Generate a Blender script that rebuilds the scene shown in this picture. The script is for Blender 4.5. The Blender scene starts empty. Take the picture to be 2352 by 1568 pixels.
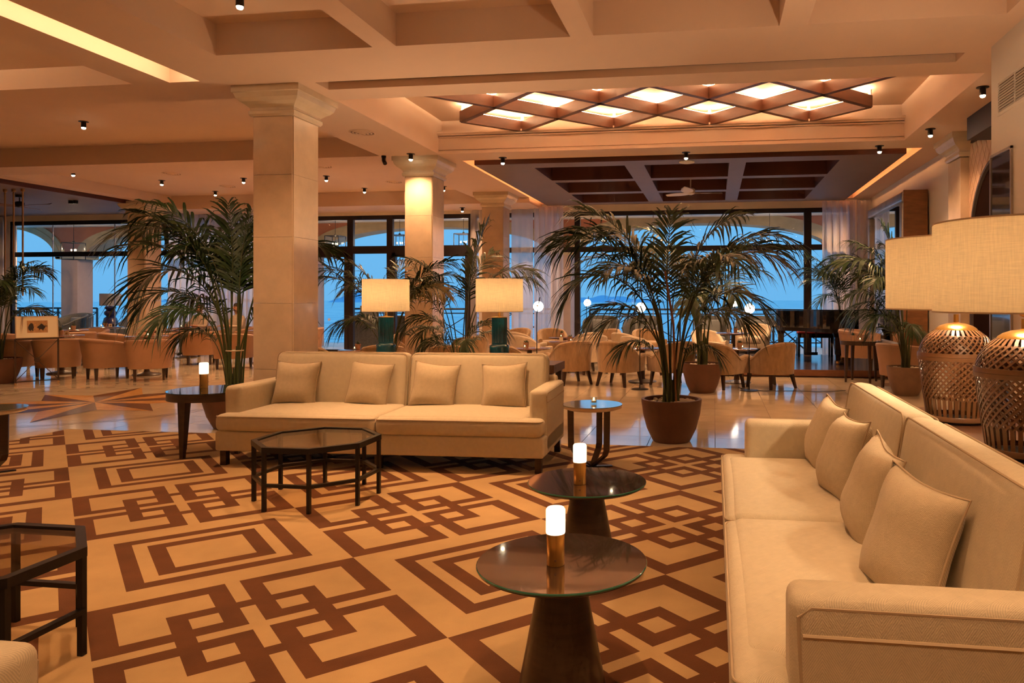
import bpy, bmesh, math, random
from mathutils import Vector, Matrix
R = math.radians
PI = math.pi
S = bpy.context.scene
C = S.collection

# ---------------------------------------------------------------- camera, world, exposure
camd = bpy.data.cameras.new('camera')
cam = bpy.data.objects.new('camera', camd)
C.objects.link(cam)
cam.location = (0, 0, 1.35)
cam.rotation_euler = (R(90), 0, math.atan(247 / 1684))
camd.sensor_width = 36
camd.lens = 1684 / 2352 * 36
camd.shift_x = -217 / 2352
camd.shift_y = -99 / 2352
camd.clip_end = 4000
camd.clip_start = 0.02
S.camera = cam

w = bpy.data.worlds.new('dusk_sky')
S.world = w
w.use_nodes = True
wn = w.node_tree
bg = wn.nodes['Background']
tc = wn.nodes.new('ShaderNodeTexCoord')
sx = wn.nodes.new('ShaderNodeSeparateXYZ')
rp = wn.nodes.new('ShaderNodeValToRGB')
wn.links.new(tc.outputs['Generated'], sx.inputs[0])
wn.links.new(sx.outputs['Z'], rp.inputs[0])
wn.links.new(rp.outputs[0], bg.inputs[0])
rp.color_ramp.elements[0].position = 0.0
rp.color_ramp.elements[0].color = (0.165, 0.51, 0.90, 1)
rp.color_ramp.elements[1].position = 0.25
rp.color_ramp.elements[1].color = (0.19, 0.58, 0.98, 1)
bg.inputs[1].default_value = 1.0

vs = S.view_settings
vs.view_transform = 'Standard'
vs.look = 'None'
vs.gamma = 1
vs.exposure = -0.06
vs.use_curve_mapping = False
S.cycles.max_bounces = 5
S.cycles.diffuse_bounces = 3
S.cycles.use_light_tree = False
S.cycles.adaptive_min_samples = 16
S.cycles.glossy_bounces = 3
S.cycles.transmission_bounces = 3
S.cycles.transparent_max_bounces = 10
S.cycles.use_adaptive_sampling = True
S.cycles.adaptive_threshold = 0.04
S.cycles.use_denoising = True
S.cycles.sample_clamp_indirect = 12.0
S.cycles.caustics_reflective = False
S.cycles.caustics_refractive = False
WARM = (1.0, 0.56, 0.27)
WARM2 = (1.0, 0.68, 0.40)
SPOT_W = 100.0

# ---------------------------------------------------------------- materials
MATS = {}
def newmat(name):
    m = bpy.data.materials.new(name)
    m.use_nodes = True
    MATS[name] = m
    nt = m.node_tree
    return m, nt, nt.nodes['Principled BSDF']
def mat(name, col, rough=0.6, metal=0.0, var=0.0, vscale=6.0, bump=0.0, bscale=80.0, spec=0.5, stretch=None, coat=0.0, sheen=0.0):
    m, nt, b = newmat(name)
    b.inputs['Base Color'].default_value = (*col, 1)
    b.inputs['Roughness'].default_value = rough
    b.inputs['Metallic'].default_value = metal
    b.inputs['Specular IOR Level'].default_value = spec
    b.inputs['Coat Weight'].default_value = coat
    b.inputs['Coat Roughness'].default_value = 0.08
    b.inputs['Sheen Weight'].default_value = sheen
    if var > 0 or bump > 0:
        t = nt.nodes.new('ShaderNodeTexCoord')
        mp = nt.nodes.new('ShaderNodeMapping')
        nt.links.new(t.outputs['Object'], mp.inputs[0])
        if stretch:
            mp.inputs['Scale'].default_value = stretch
    if var > 0:
        n = nt.nodes.new('ShaderNodeTexNoise')
        n.inputs['Scale'].default_value = vscale
        n.inputs['Detail'].default_value = 6
        n.inputs['Roughness'].default_value = 0.6
        nt.links.new(mp.outputs[0], n.inputs[0])
        r = nt.nodes.new('ShaderNodeValToRGB')
        r.color_ramp.elements[0].position = 0.3
        r.color_ramp.elements[1].position = 0.7
        r.color_ramp.elements[0].color = tuple(c * (1 - var) for c in col) + (1,)
        r.color_ramp.elements[1].color = tuple(min(1, c * (1 + var)) for c in col) + (1,)
        nt.links.new(n.outputs[0], r.inputs[0])
        nt.links.new(r.outputs[0], b.inputs['Base Color'])
    if bump > 0:
        n2 = nt.nodes.new('ShaderNodeTexNoise')
        n2.inputs['Scale'].default_value = bscale
        n2.inputs['Detail'].default_value = 3
        nt.links.new(mp.outputs[0], n2.inputs[0])
        bp = nt.nodes.new('ShaderNodeBump')
        bp.inputs['Strength'].default_value = bump
        bp.inputs['Distance'].default_value = 0.004
        nt.links.new(n2.outputs[0], bp.inputs['Height'])
        nt.links.new(bp.outputs[0], b.inputs['Normal'])
    return m
def emat(name, col, strength):
    m, nt, b = newmat(name)
    b.inputs['Base Color'].default_value = (0.9, 0.85, 0.75, 1)
    b.inputs['Emission Color'].default_value = (*col, 1)
    b.inputs['Emission Strength'].default_value = strength
    return m
def glassmat(name, tint=(1, 1, 1), ior=1.45, rough=0.0, body=None, bodyfac=0.0):
    m = bpy.data.materials.new(name)
    m.use_nodes = True
    MATS[name] = m
    nt = m.node_tree
    nt.nodes.remove(nt.nodes['Principled BSDF'])
    out = nt.nodes['Material Output']
    tr = nt.nodes.new('ShaderNodeBsdfTransparent')
    tr.inputs[0].default_value = (*tint, 1)
    gl = nt.nodes.new('ShaderNodeBsdfGlossy')
    gl.inputs['Roughness'].default_value = rough
    lw = nt.nodes.new('ShaderNodeLayerWeight')
    lw.inputs[0].default_value = 0.5
    pw = nt.nodes.new('ShaderNodeMath'); pw.operation = 'POWER'; pw.inputs[1].default_value = 5.0
    fr = nt.nodes.new('ShaderNodeMath'); fr.operation = 'MULTIPLY_ADD'
    f0 = ((ior-1)/(ior+1))**2
    fr.inputs[1].default_value = 1-f0; fr.inputs[2].default_value = f0
    nt.links.new(lw.outputs['Facing'], pw.inputs[0]); nt.links.new(pw.outputs[0], fr.inputs[0])
    mx = nt.nodes.new('ShaderNodeMixShader')
    nt.links.new(fr.outputs[0], mx.inputs[0])
    src = tr
    if body:
        df = nt.nodes.new('ShaderNodeBsdfDiffuse')
        df.inputs[0].default_value = (*body, 1)
        m2 = nt.nodes.new('ShaderNodeMixShader')
        m2.inputs[0].default_value = bodyfac
        nt.links.new(tr.outputs[0], m2.inputs[1])
        nt.links.new(df.outputs[0], m2.inputs[2])
        src = m2
    nt.links.new(src.outputs[0], mx.inputs[1])
    nt.links.new(gl.outputs[0], mx.inputs[2])
    nt.links.new(mx.outputs[0], out.inputs[0])
    return m
def clothmat(name, col, trans, transparent=0.0, weave=0.0, streak=None):
    # thin fabric that lets light through (lamp shades, sheer curtains)
    m = bpy.data.materials.new(name)
    m.use_nodes = True
    MATS[name] = m
    nt = m.node_tree
    nt.nodes.remove(nt.nodes['Principled BSDF'])
    out = nt.nodes['Material Output']
    df = nt.nodes.new('ShaderNodeBsdfDiffuse')
    tl = nt.nodes.new('ShaderNodeBsdfTranslucent')
    mx = nt.nodes.new('ShaderNodeMixShader')
    mx.inputs[0].default_value = trans
    df.inputs[0].default_value = (*col, 1)
    tl.inputs[0].default_value = (*col, 1)
    if weave > 0:
        t = nt.nodes.new('ShaderNodeTexCoord')
        last = None
        for sc in ((9, 9, 160), (110, 110, 7)):
            mp = nt.nodes.new('ShaderNodeMapping')
            mp.inputs['Scale'].default_value = sc
            n = nt.nodes.new('ShaderNodeTexNoise')
            n.inputs['Scale'].default_value = 1.6
            n.inputs['Detail'].default_value = 2
            nt.links.new(t.outputs['Object'], mp.inputs[0])
            nt.links.new(mp.outputs[0], n.inputs[0])
            if last is None:
                last = n
            else:
                ad = nt.nodes.new('ShaderNodeMath')
                ad.operation = 'ADD'
                nt.links.new(last.outputs[0], ad.inputs[0])
                nt.links.new(n.outputs[0], ad.inputs[1])
                r = nt.nodes.new('ShaderNodeValToRGB')
                r.color_ramp.elements[0].position = 0.35
                r.color_ramp.elements[1].position = 0.65
                hf = nt.nodes.new('ShaderNodeMath')
                hf.operation = 'MULTIPLY'
                hf.inputs[1].default_value = 0.5
                nt.links.new(ad.outputs[0], hf.inputs[0])
                nt.links.new(hf.outputs[0], r.inputs[0])
                r.color_ramp.elements[0].color = tuple(c * (1 - weave) for c in col) + (1,)
                r.color_ramp.elements[1].color = tuple(min(1, c * (1 + weave * 0.6)) for c in col) + (1,)
                nt.links.new(r.outputs[0], df.inputs[0])
                nt.links.new(r.outputs[0], tl.inputs[0])
    nt.links.new(df.outputs[0], mx.inputs[1])
    nt.links.new(tl.outputs[0], mx.inputs[2])
    fin = mx
    if transparent > 0:
        tr = nt.nodes.new('ShaderNodeBsdfTransparent')
        m2 = nt.nodes.new('ShaderNodeMixShader')
        m2.inputs[0].default_value = transparent
        nt.links.new(mx.outputs[0], m2.inputs[1])
        nt.links.new(tr.outputs[0], m2.inputs[2])
        fin = m2
    nt.links.new(fin.outputs[0], out.inputs[0])
    return m

M = MATS
mat('plaster', (0.73, 0.53, 0.405), 0.75, var=0.02, vscale=2, bump=0.05, bscale=30)
mat('plaster_white', (0.80, 0.74, 0.66), 0.7, var=0.02, vscale=2)
mat('stone', (0.62, 0.47, 0.33), 0.28, var=0.16, vscale=2.4, coat=0.15)
mat('stone_trim', (0.66, 0.54, 0.40), 0.35, var=0.08, vscale=5)
mat('grout', (0.16, 0.10, 0.06), 0.6)
mat('floor_tile', (0.68, 0.54, 0.38), 0.09, var=0.10, vscale=1.7, spec=0.55, coat=0.15)
mat('inlay_brown', (0.10, 0.035, 0.018), 0.22, var=0.15, vscale=5, spec=0.3)
mat('inlay_gold', (0.55, 0.28, 0.09), 0.22, var=0.18, vscale=9, spec=0.3)
mat('rug_cream', (0.50, 0.325, 0.145), 0.95, var=0.10, vscale=3.5, bump=0.5, bscale=260, spec=0.1, sheen=0.2)
mat('rug_brown', (0.120, 0.042, 0.014), 0.95, var=0.20, vscale=4.5, bump=0.5, bscale=260, spec=0.1, sheen=0.1)
mat('sofa_fabric', (0.66, 0.56, 0.40), 0.9, var=0.05, vscale=30, bump=0.35, bscale=190, spec=0.15, sheen=0.15)
mat('pillow_fabric', (0.58, 0.47, 0.32), 0.9, var=0.06, vscale=40, bump=0.4, bscale=210, spec=0.15, sheen=0.15)
mat('piping', (0.50, 0.38, 0.25), 0.9)
mat('dark_wood', (0.045, 0.022, 0.012), 0.35, var=0.3, vscale=8, stretch=(1, 1, 6), coat=0.1)
mat('walnut', (0.10, 0.042, 0.02), 0.4, var=0.35, vscale=7, stretch=(8, 1, 1))
mat('lattice_wood', (0.10, 0.035, 0.018), 0.45, var=0.2, vscale=5, stretch=(1, 1, 4))
mat('ceiling_dark', (0.19, 0.13, 0.105), 0.55, var=0.06, vscale=3)
mat('ceiling_brown', (0.11, 0.035, 0.02), 0.5, var=0.1, vscale=3)
mat('black_metal', (0.014, 0.012, 0.012), 0.38, metal=0.3)
mat('frame_metal', (0.020, 0.016, 0.020), 0.4, metal=0.2)
mat('black_gloss', (0.004, 0.004, 0.005), 0.05, coat=0.6)
mat('brass', (0.78, 0.46, 0.14), 0.28, metal=1.0, var=0.12, vscale=4, stretch=(30, 30, 0.3))
mat('bronze', (0.45, 0.27, 0.12), 0.35, metal=0.9)
mat('teal', (0.002, 0.075, 0.13), 0.12, var=0.25, vscale=5, coat=0.5)
mat('terracotta_pot', (0.115, 0.045, 0.024), 0.55, var=0.25, vscale=3.2, bump=0.1, bscale=40)
mat('grey_pot', (0.20, 0.115, 0.07), 0.6, var=0.2, vscale=4, bump=0.1, bscale=40)
mat('soil', (0.05, 0.03, 0.018), 0.95)
mat('pebble', (0.72, 0.62, 0.48), 0.7, var=0.12, vscale=8)
mat('leaf', (0.020, 0.050, 0.012), 0.42, var=0.35, vscale=2.2)
mat('leaf_dry', (0.16, 0.12, 0.035), 0.5, var=0.3, vscale=2.2)
mat('stem', (0.060, 0.075, 0.020), 0.5, var=0.3, vscale=3)
mat('cane', (0.30, 0.12, 0.05), 0.6)
mat('tan_leather', (0.39, 0.21, 0.115), 0.48, var=0.08, vscale=4, bump=0.08, bscale=120)
mat('velvet_tan', (0.40, 0.25, 0.125), 0.85, var=0.22, vscale=16, stretch=(1, 1, 0.35), bump=0.15, bscale=120, sheen=0.4)
mat('velvet_cream', (0.72, 0.58, 0.42), 0.85, var=0.08, vscale=14, sheen=0.3)
mat('table_red', (0.16, 0.055, 0.028), 0.16, var=0.2, vscale=6, coat=0.5)
mat('bamboo', (0.16, 0.070, 0.026), 0.38, var=0.25, vscale=7, coat=0.2)
mat('cream_rim', (0.62, 0.47, 0.32), 0.5)
mat('terracotta_wall', (0.50, 0.19, 0.105), 0.85, var=0.12, vscale=1.6)
mat('arch_stone', (0.46, 0.36, 0.22), 0.8, var=0.12, vscale=3)
mat('pier_paint', (0.42, 0.30, 0.26), 0.8, var=0.1, vscale=2)
mat('white_paint', (0.80, 0.78, 0.75), 0.6)
mat('wicker', (0.10, 0.095, 0.085), 0.6, var=0.3, vscale=30)
mat('cushion_grey', (0.22, 0.22, 0.21), 0.85)
mat('deck', (0.42, 0.42, 0.42), 0.35, var=0.1, vscale=3)
mat('navy', (0.012, 0.014, 0.07), 0.25)
mat('mirror', (0.9, 0.9, 0.9), 0.02, metal=1.0)
mat('dark_mirror', (0.05, 0.04, 0.035), 0.03, metal=0.0, spec=1.0, coat=1.0)
mat('silver_frame', (0.42, 0.38, 0.36), 0.35, metal=0.7, var=0.25, vscale=5)
mat('frame_wood', (0.20, 0.085, 0.03), 0.5, var=0.25, vscale=5, stretch=(1, 1, 4))
mat('wall_tile', (0.62, 0.42, 0.30), 0.3, var=0.12, vscale=9)
mat('tile_dot', (0.04, 0.02, 0.015), 0.3)
mat('niche_dark', (0.012, 0.004, 0.002), 0.9, spec=0.05)
mat('dark_trim', (0.05, 0.042, 0.055), 0.6)
mat('skin', (0.50, 0.26, 0.17), 0.5)
mat('shirt', (0.55, 0.44, 0.34), 0.8, var=0.15, vscale=20)
mat('hair', (0.05, 0.035, 0.03), 0.6)
mat('trouser', (0.30, 0.20, 0.13), 0.8)
mat('red_velvet', (0.30, 0.02, 0.03), 0.7)
mat('platform_wood', (0.085, 0.055, 0.05), 0.18, var=0.25, vscale=4, stretch=(1, 6, 1), coat=0.2)
mat('platform_face', (0.17, 0.065, 0.03), 0.4, var=0.25, vscale=5, stretch=(1, 5, 5))
mat('paper', (0.80, 0.68, 0.48), 0.8)
mat('print_tan', (0.42, 0.22, 0.09), 0.8, var=0.3, vscale=40)
mat('print_dark', (0.03, 0.02, 0.02), 0.8)
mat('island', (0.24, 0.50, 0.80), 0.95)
mat('wax', (0.85, 0.75, 0.6), 0.5)
mat('succulent', (0.05, 0.085, 0.035), 0.5)
mat('clay', (0.42, 0.22, 0.12), 0.7)
mat('cable', (0.02, 0.02, 0.02), 0.5)
mat('fan_white', (0.70, 0.62, 0.55), 0.5)
mat('fan_brown', (0.22, 0.10, 0.05), 0.5)
mat('seam', (0.10, 0.08, 0.06), 0.8)
mat('glass_edge', (0.03, 0.16, 0.11), 0.1, coat=0.5)
glassmat('window_glass', (0.96, 0.98, 1.0), 1.28)
glassmat('clear_glass', (0.92, 0.95, 0.93), 1.45)
glassmat('smoke_glass', (0.86, 0.80, 0.72), 1.5)
mat('table_black_glass', (0.045, 0.026, 0.018), 0.03, spec=0.9, coat=1.0)
mat('table_green_glass', (0.02, 0.03, 0.028), 0.03, spec=0.9, coat=1.0)
mat('table_beige_glass', (0.22, 0.18, 0.13), 0.04, spec=0.9, coat=1.0)
clothmat('linen_shade', (0.93, 0.81, 0.63), 0.78, weave=0.13)
clothmat('linen_shade_grey', (0.55, 0.52, 0.50), 0.4, weave=0.1)
clothmat('sheer', (0.80, 0.76, 0.80), 0.62, transparent=0.22)
clothmat('sheer_thin', (0.80, 0.74, 0.78), 0.5, transparent=0.55)
emat('glow_bulb', (1.0, 0.80, 0.50), 40)
emat('glow_led', (1.0, 0.74, 0.46), 26)
emat('glow_led_soft', (1.0, 0.66, 0.36), 125)
emat('glow_led_tray', (1.0, 0.66, 0.36), 330)
emat('glow_amber', (1.0, 0.40, 0.13), 45)
emat('glow_onyx', (1.0, 0.86, 0.62), 1.9)
emat('glow_globe', (1.0, 0.88, 0.72), 9)
emat('glow_flame', (1.0, 0.62, 0.25), 14)
emat('glow_lantern', (1.0, 0.70, 0.36), 10)

# stone onyx shade with a brown vein
m = M['glow_onyx']; nt = m.node_tree; b = nt.nodes['Principled BSDF']
t = nt.nodes.new('ShaderNodeTexCoord'); n = nt.nodes.new('ShaderNodeTexNoise'); n.inputs['Scale'].default_value = 14; n.inputs['Detail'].default_value = 4
r = nt.nodes.new('ShaderNodeValToRGB'); r.color_ramp.elements[0].position = 0.27; r.color_ramp.elements[0].color = (0.75, 0.32, 0.08, 1); r.color_ramp.elements[1].position = 0.36; r.color_ramp.elements[1].color = (1.0, 0.84, 0.60, 1)
nt.links.new(t.outputs['Object'], n.inputs[0]); nt.links.new(n.outputs[0], r.inputs[0]); nt.links.new(r.outputs[0], b.inputs['Emission Color'])

# sea: bumpy water
m, nt, b = newmat('sea_water')
b.inputs['Base Color'].default_value = (0.20, 0.50, 0.70, 1)
b.inputs['Roughness'].default_value = 0.35
t = nt.nodes.new('ShaderNodeTexCoord'); mp = nt.nodes.new('ShaderNodeMapping'); mp.inputs['Scale'].default_value = (0.05, 0.25, 1)
n = nt.nodes.new('ShaderNodeTexNoise'); n.inputs['Scale'].default_value = 1.0; n.inputs['Detail'].default_value = 8
r = nt.nodes.new('ShaderNodeValToRGB'); r.color_ramp.elements[0].position = 0.42; r.color_ramp.elements[0].color = (0.20, 0.52, 0.72, 1); r.color_ramp.elements[1].position = 0.62; r.color_ramp.elements[1].color = (0.75, 0.92, 0.95, 1)
bp = nt.nodes.new('ShaderNodeBump'); bp.inputs['Strength'].default_value = 0.6; bp.inputs['Distance'].default_value = 0.5
nt.links.new(t.outputs['Object'], mp.inputs[0]); nt.links.new(mp.outputs[0], n.inputs[0]); nt.links.new(n.outputs[0], r.inputs[0]); nt.links.new(r.outputs[0], b.inputs['Base Color']); nt.links.new(n.outputs[0], bp.inputs['Height']); nt.links.new(bp.outputs[0], b.inputs['Normal'])
b.inputs['Specular IOR Level'].default_value = 0.35

# herringbone upholstery: zig-zag weave on the sofas
for nm in ('sofa_fabric', 'pillow_fabric'):
    m = M[nm]; nt = m.node_tree; b = nt.nodes['Principled BSDF']
    t = nt.nodes.new('ShaderNodeTexCoord')
    sp = nt.nodes.new('ShaderNodeSeparateXYZ'); nt.links.new(t.outputs['Object'], sp.inputs[0])
    ad = nt.nodes.new('ShaderNodeMath'); ad.operation = 'ADD'; nt.links.new(sp.outputs['X'], ad.inputs[0]); nt.links.new(sp.outputs['Y'], ad.inputs[1])
    pp = nt.nodes.new('ShaderNodeMath'); pp.operation = 'PINGPONG'; pp.inputs[1].default_value = 0.045; nt.links.new(ad.outputs[0], pp.inputs[0])
    m2 = nt.nodes.new('ShaderNodeMath'); m2.operation = 'MULTIPLY_ADD'; m2.inputs[1].default_value = 1.6; nt.links.new(pp.outputs[0], m2.inputs[0]); nt.links.new(sp.outputs['Z'], m2.inputs[2])
    sn = nt.nodes.new('ShaderNodeMath'); sn.operation = 'MULTIPLY'; sn.inputs[1].default_value = 700; nt.links.new(m2.outputs[0], sn.inputs[0])
    s2 = nt.nodes.new('ShaderNodeMath'); s2.operation = 'SINE'; nt.links.new(sn.outputs[0], s2.inputs[0])
    cr = b.inputs['Base Color'].links[0].from_node
    mr_ = nt.nodes.new('ShaderNodeMapRange'); mr_.inputs[1].default_value = -1; mr_.inputs[2].default_value = 1; mr_.inputs[3].default_value = 0.86; mr_.inputs[4].default_value = 1.10
    nt.links.new(s2.outputs[0], mr_.inputs[0])
    vm = nt.nodes.new('ShaderNodeVectorMath'); vm.operation = 'SCALE'
    nt.links.new(cr.outputs[0], vm.inputs[0]); nt.links.new(mr_.outputs[0], vm.inputs['Scale']); nt.links.new(vm.outputs[0], b.inputs['Base Color'])
    old = b.inputs['Normal'].links[0].from_node
    b2 = nt.nodes.new('ShaderNodeBump'); b2.inputs['Strength'].default_value = 0.14; b2.inputs['Distance'].default_value = 0.002
    nt.links.new(s2.outputs[0], b2.inputs['Height']); nt.links.new(old.outputs[0], b2.inputs['Normal']); nt.links.new(b2.outputs[0], b.inputs['Normal'])

# ---------------------------------------------------------------- mesh helpers
class MB:
    def __init__(s):
        s.v = []; s.f = []; s.mi = []; s.sm = []
    def add(s, vs, fs, mi=0, smooth=False):
        o = len(s.v)
        s.v += [tuple(p) for p in vs]
        for f in fs:
            s.f.append(tuple(i + o for i in f)); s.mi.append(mi); s.sm.append(smooth)
        return s
    def box(s, x0, x1, y0, y1, z0, z1, mi=0):
        v = [(x0,y0,z0),(x1,y0,z0),(x1,y1,z0),(x0,y1,z0),(x0,y0,z1),(x1,y0,z1),(x1,y1,z1),(x0,y1,z1)]
        return s.add(v, [(0,3,2,1),(4,5,6,7),(0,1,5,4),(1,2,6,5),(2,3,7,6),(3,0,4,7)], mi)
    def cbox(s, c, d, mi=0):
        return s.box(c[0]-d[0]/2, c[0]+d[0]/2, c[1]-d[1]/2, c[1]+d[1]/2, c[2]-d[2]/2, c[2]+d[2]/2, mi)
    def taper(s, bx, by, bz, tx, ty, tz, bw, tw, mi=0):
        v = []
        for (x, y, z, h) in ((bx, by, bz, bw/2), (tx, ty, tz, tw/2)):
            v += [(x-h,y-h,z),(x+h,y-h,z),(x+h,y+h,z),(x-h,y+h,z)]
        return s.add(v, [(0,3,2,1),(4,5,6,7),(0,1,5,4),(1,2,6,5),(2,3,7,6),(3,0,4,7)], mi)
    def lathe(s, prof, n=32, c=(0,0,0), mi=0, closed=False, smooth=True, a0=0, ang=2*PI):
        vs = []; fs = []
        full = abs(ang - 2*PI) < 1e-6
        k = n if full else n + 1
        for (r, z) in prof:
            for i in range(k):
                a = a0 + ang * i / n
                vs.append((c[0] + r*math.cos(a), c[1] + r*math.sin(a), c[2] + z))
        m_ = len(prof)
        for j in range(m_ - 1 + (1 if closed else 0)):
            j2 = (j + 1) % m_
            for i in range(n):
                i2 = (i + 1) % k
                fs.append((j*k+i, j*k+i2, j2*k+i2, j2*k+i))
        return s.add(vs, fs, mi, smooth)
    def cyl(s, c, r, h, n=24, mi=0, r2=None, smooth=True):
        r2 = r if r2 is None else r2
        o = len(s.v)
        vs = []
        for (rr, z) in ((r, 0), (r2, h)):
            for i in range(n):
                a = 2*PI*i/n
                vs.append((c[0]+rr*math.cos(a), c[1]+rr*math.sin(a), c[2]+z))
        s.add(vs, [(i, (i+1)%n, n+(i+1)%n, n+i) for i in range(n)], mi, smooth)
        s.f.append(tuple(o+i for i in reversed(range(n)))); s.mi.append(mi); s.sm.append(False)
        s.f.append(tuple(o+n+i for i in range(n))); s.mi.append(mi); s.sm.append(False)
        return s
    def tube(s, pts, rad, n=8, mi=0, caps=True, closed=False):
        pts = [Vector(p) for p in pts]
        k = len(pts)
        rads = rad if isinstance(rad, (list, tuple)) else [rad]*k
        vs = []; fs = []
        up = None
        for i, p in enumerate(pts):
            if closed:
                t = (pts[(i+1) % k] - pts[i-1]).normalized()
            else:
                t = (pts[min(i+1, k-1)] - pts[max(i-1, 0)]).normalized()
            if up is None:
                up = Vector((0,0,1)) if abs(t.z) < 0.9 else Vector((1,0,0))
            sd = t.cross(up)
            if sd.length < 1e-6:
                sd = t.orthogonal()
            sd.normalize(); up = sd.cross(t).normalized()
            for j in range(n):
                a = 2*PI*j/n
                vs.append(p + (sd*math.cos(a) + up*math.sin(a))*rads[i])
        for i in range(k if closed else k-1):
            i2 = (i+1) % k
            for j in range(n):
                j2 = (j+1) % n
                fs.append((i*n+j, i*n+j2, i2*n+j2, i2*n+j))
        o = len(s.v)
        s.add(vs, fs, mi, n > 4)
        if caps and not closed:
            s.f.append(tuple(o+j for j in reversed(range(n)))); s.mi.append(mi); s.sm.append(False)
            s.f.append(tuple(o+(k-1)*n+j for j in range(n))); s.mi.append(mi); s.sm.append(False)
        return s
    def bar(s, a, b, wx, wz=None, mi=0):
        # square bar between two points
        a = Vector(a); b = Vector(b); wz = wz or wx
        t = (b-a).normalized()
        up = Vector((0,0,1)) if abs(t.z) < 0.95 else Vector((0,1,0))
        sd = t.cross(up).normalized(); up = sd.cross(t).normalized()
        vs = []
        for p in (a, b):
            for (q, e) in ((-1,-1),(1,-1),(1,1),(-1,1)):
                vs.append(p + sd*q*wx/2 + up*e*wz/2)
        return s.add(vs, [(0,1,2,3),(7,6,5,4),(0,4,5,1),(1,5,6,2),(2,6,7,3),(3,7,4,0)], mi)
    def prism(s, poly, z0, z1, mi=0, mis=None):
        n = len(poly)
        vs = [(x,y,z0) for x,y in poly] + [(x,y,z1) for x,y in poly]
        o = len(s.v)
        s.add(vs, [(i,(i+1)%n,n+(i+1)%n,n+i) for i in range(n)], mi if mis is None else mis)
        s.f.append(tuple(o+i for i in reversed(range(n)))); s.mi.append(mi); s.sm.append(False)
        s.f.append(tuple(o+n+i for i in range(n))); s.mi.append(mi); s.sm.append(False)
        return s
    def sphere(s, c, r, nu=16, nv=10, mi=0, sc=(1,1,1)):
        vs = [(c[0], c[1], c[2]-r*sc[2])]
        for j in range(1, nv):
            p = -PI/2 + PI*j/nv
            for i in range(nu):
                a = 2*PI*i/nu
                vs.append((c[0]+r*sc[0]*math.cos(p)*math.cos(a), c[1]+r*sc[1]*math.cos(p)*math.sin(a), c[2]+r*sc[2]*math.sin(p)))
        vs.append((c[0], c[1], c[2]+r*sc[2]))
        fs = [(0, 1+(i+1)%nu, 1+i) for i in range(nu)]
        for j in range(nv-2):
            for i in range(nu):
                a = 1+j*nu+i; b_ = 1+j*nu+(i+1)%nu
                fs.append((a, b_, b_+nu, a+nu))
        e = len(vs)-1; o = 1+(nv-2)*nu
        fs += [(o+i, o+(i+1)%nu, e) for i in range(nu)]
        return s.add(vs, fs, mi, True)
    def rbox(s, c, d, r, n=7, crown=0.0, mi=0, crown_f=0.0):
        # rounded box with an optional soft crown on top / bulge at the front
        hx, hy, hz = d[0]/2, d[1]/2, d[2]/2
        r = min(r, hx, hy, hz)
        def pt(u):
            vv = Vector((u[0]*hx, u[1]*hy, u[2]*hz))
            q = Vector((max(-hx+r, min(hx-r, vv.x)), max(-hy+r, min(hy-r, vv.y)), max(-hz+r, min(hz-r, vv.z))))
            e = vv - q
            if e.length > 1e-9:
                k = max(abs(e.x), abs(e.y), abs(e.z))
                e = e.normalized() * r * (k / r if k < r else 1)
            p = q + e
            if crown:
                p.z += crown * (1-(p.x/hx)**2) * (1-(p.y/hy)**2) * max(0, p.z/hz)
            if crown_f:
                p.y += math.copysign(1, p.y) * crown_f * (1-(p.x/hx)**2) * (1-(p.z/hz)**2) * abs(p.y/hy)
            return (p.x+c[0], p.y+c[1], p.z+c[2])
        def ticks(h):
            a = r/h
            base = [-1, -1+a*0.3, -1+a*0.65, -1+a]
            mid = [-1+a + (2-2*a)*i/n for i in range(1, n)] if 1-a > 1e-6 else []
            return base + mid + [1-a, 1-a*0.65, 1-a*0.3, 1] if 1-a > 1e-6 else base + [a*0.35, a*0.7, 1]
        tx, ty, tz = ticks(hx), ticks(hy), ticks(hz)
        def face(ta, tb, fn, flip):
            vs = [pt(fn(a, b)) for b in tb for a in ta]
            na = len(ta)
            fs = []
            for j in range(len(tb)-1):
                for i in range(na-1):
                    q = (j*na+i, j*na+i+1, (j+1)*na+i+1, (j+1)*na+i)
                    fs.append(q[::-1] if flip else q)
            s.add(vs, fs, mi, True)
        face(tx, ty, lambda a, b: (a, b, 1), False)
        face(tx, ty, lambda a, b: (a, b, -1), True)
        face(tx, tz, lambda a, b: (a, -1, b), False)
        face(tx, tz, lambda a, b: (a, 1, b), True)
        face(ty, tz, lambda a, b: (1, a, b), False)
        face(ty, tz, lambda a, b: (-1, a, b), True)
        return s
    def xf(s, mtx, start=0):
        for i in range(start, len(s.v)):
            s.v[i] = tuple(mtx @ Vector(s.v[i]))
        return s
    def mesh(s, name, mats):
        me = bpy.data.meshes.new(name)
        me.from_pydata(s.v, [], s.f)
        if isinstance(mats, str):
            mats = [mats]
        for k in mats:
            me.materials.append(M[k])
        me.polygons.foreach_set('material_index', s.mi)
        me.polygons.foreach_set('use_smooth', s.sm)
        me.update()
        if any(s.sm): me.set_sharp_from_angle(angle=R(38))
        return me
    def build(s, name, mats, parent=None, weld=False):
        me = s.mesh(name, mats)
        if weld:
            bm = bmesh.new(); bm.from_mesh(me)
            bmesh.ops.remove_doubles(bm, verts=bm.verts, dist=1e-5)
            bm.to_mesh(me); bm.free()
        return link(name, me, parent)
def link(name, me, parent=None):
    o = bpy.data.objects.new(name, me)
    C.objects.link(o)
    if parent is not None:
        o.parent = parent
    return o
def tag(o, label, cat, group=None, kind=None):
    if label: o['label'] = label
    if cat: o['category'] = cat
    if group: o['group'] = group
    if kind: o['kind'] = kind
    return o
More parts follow.
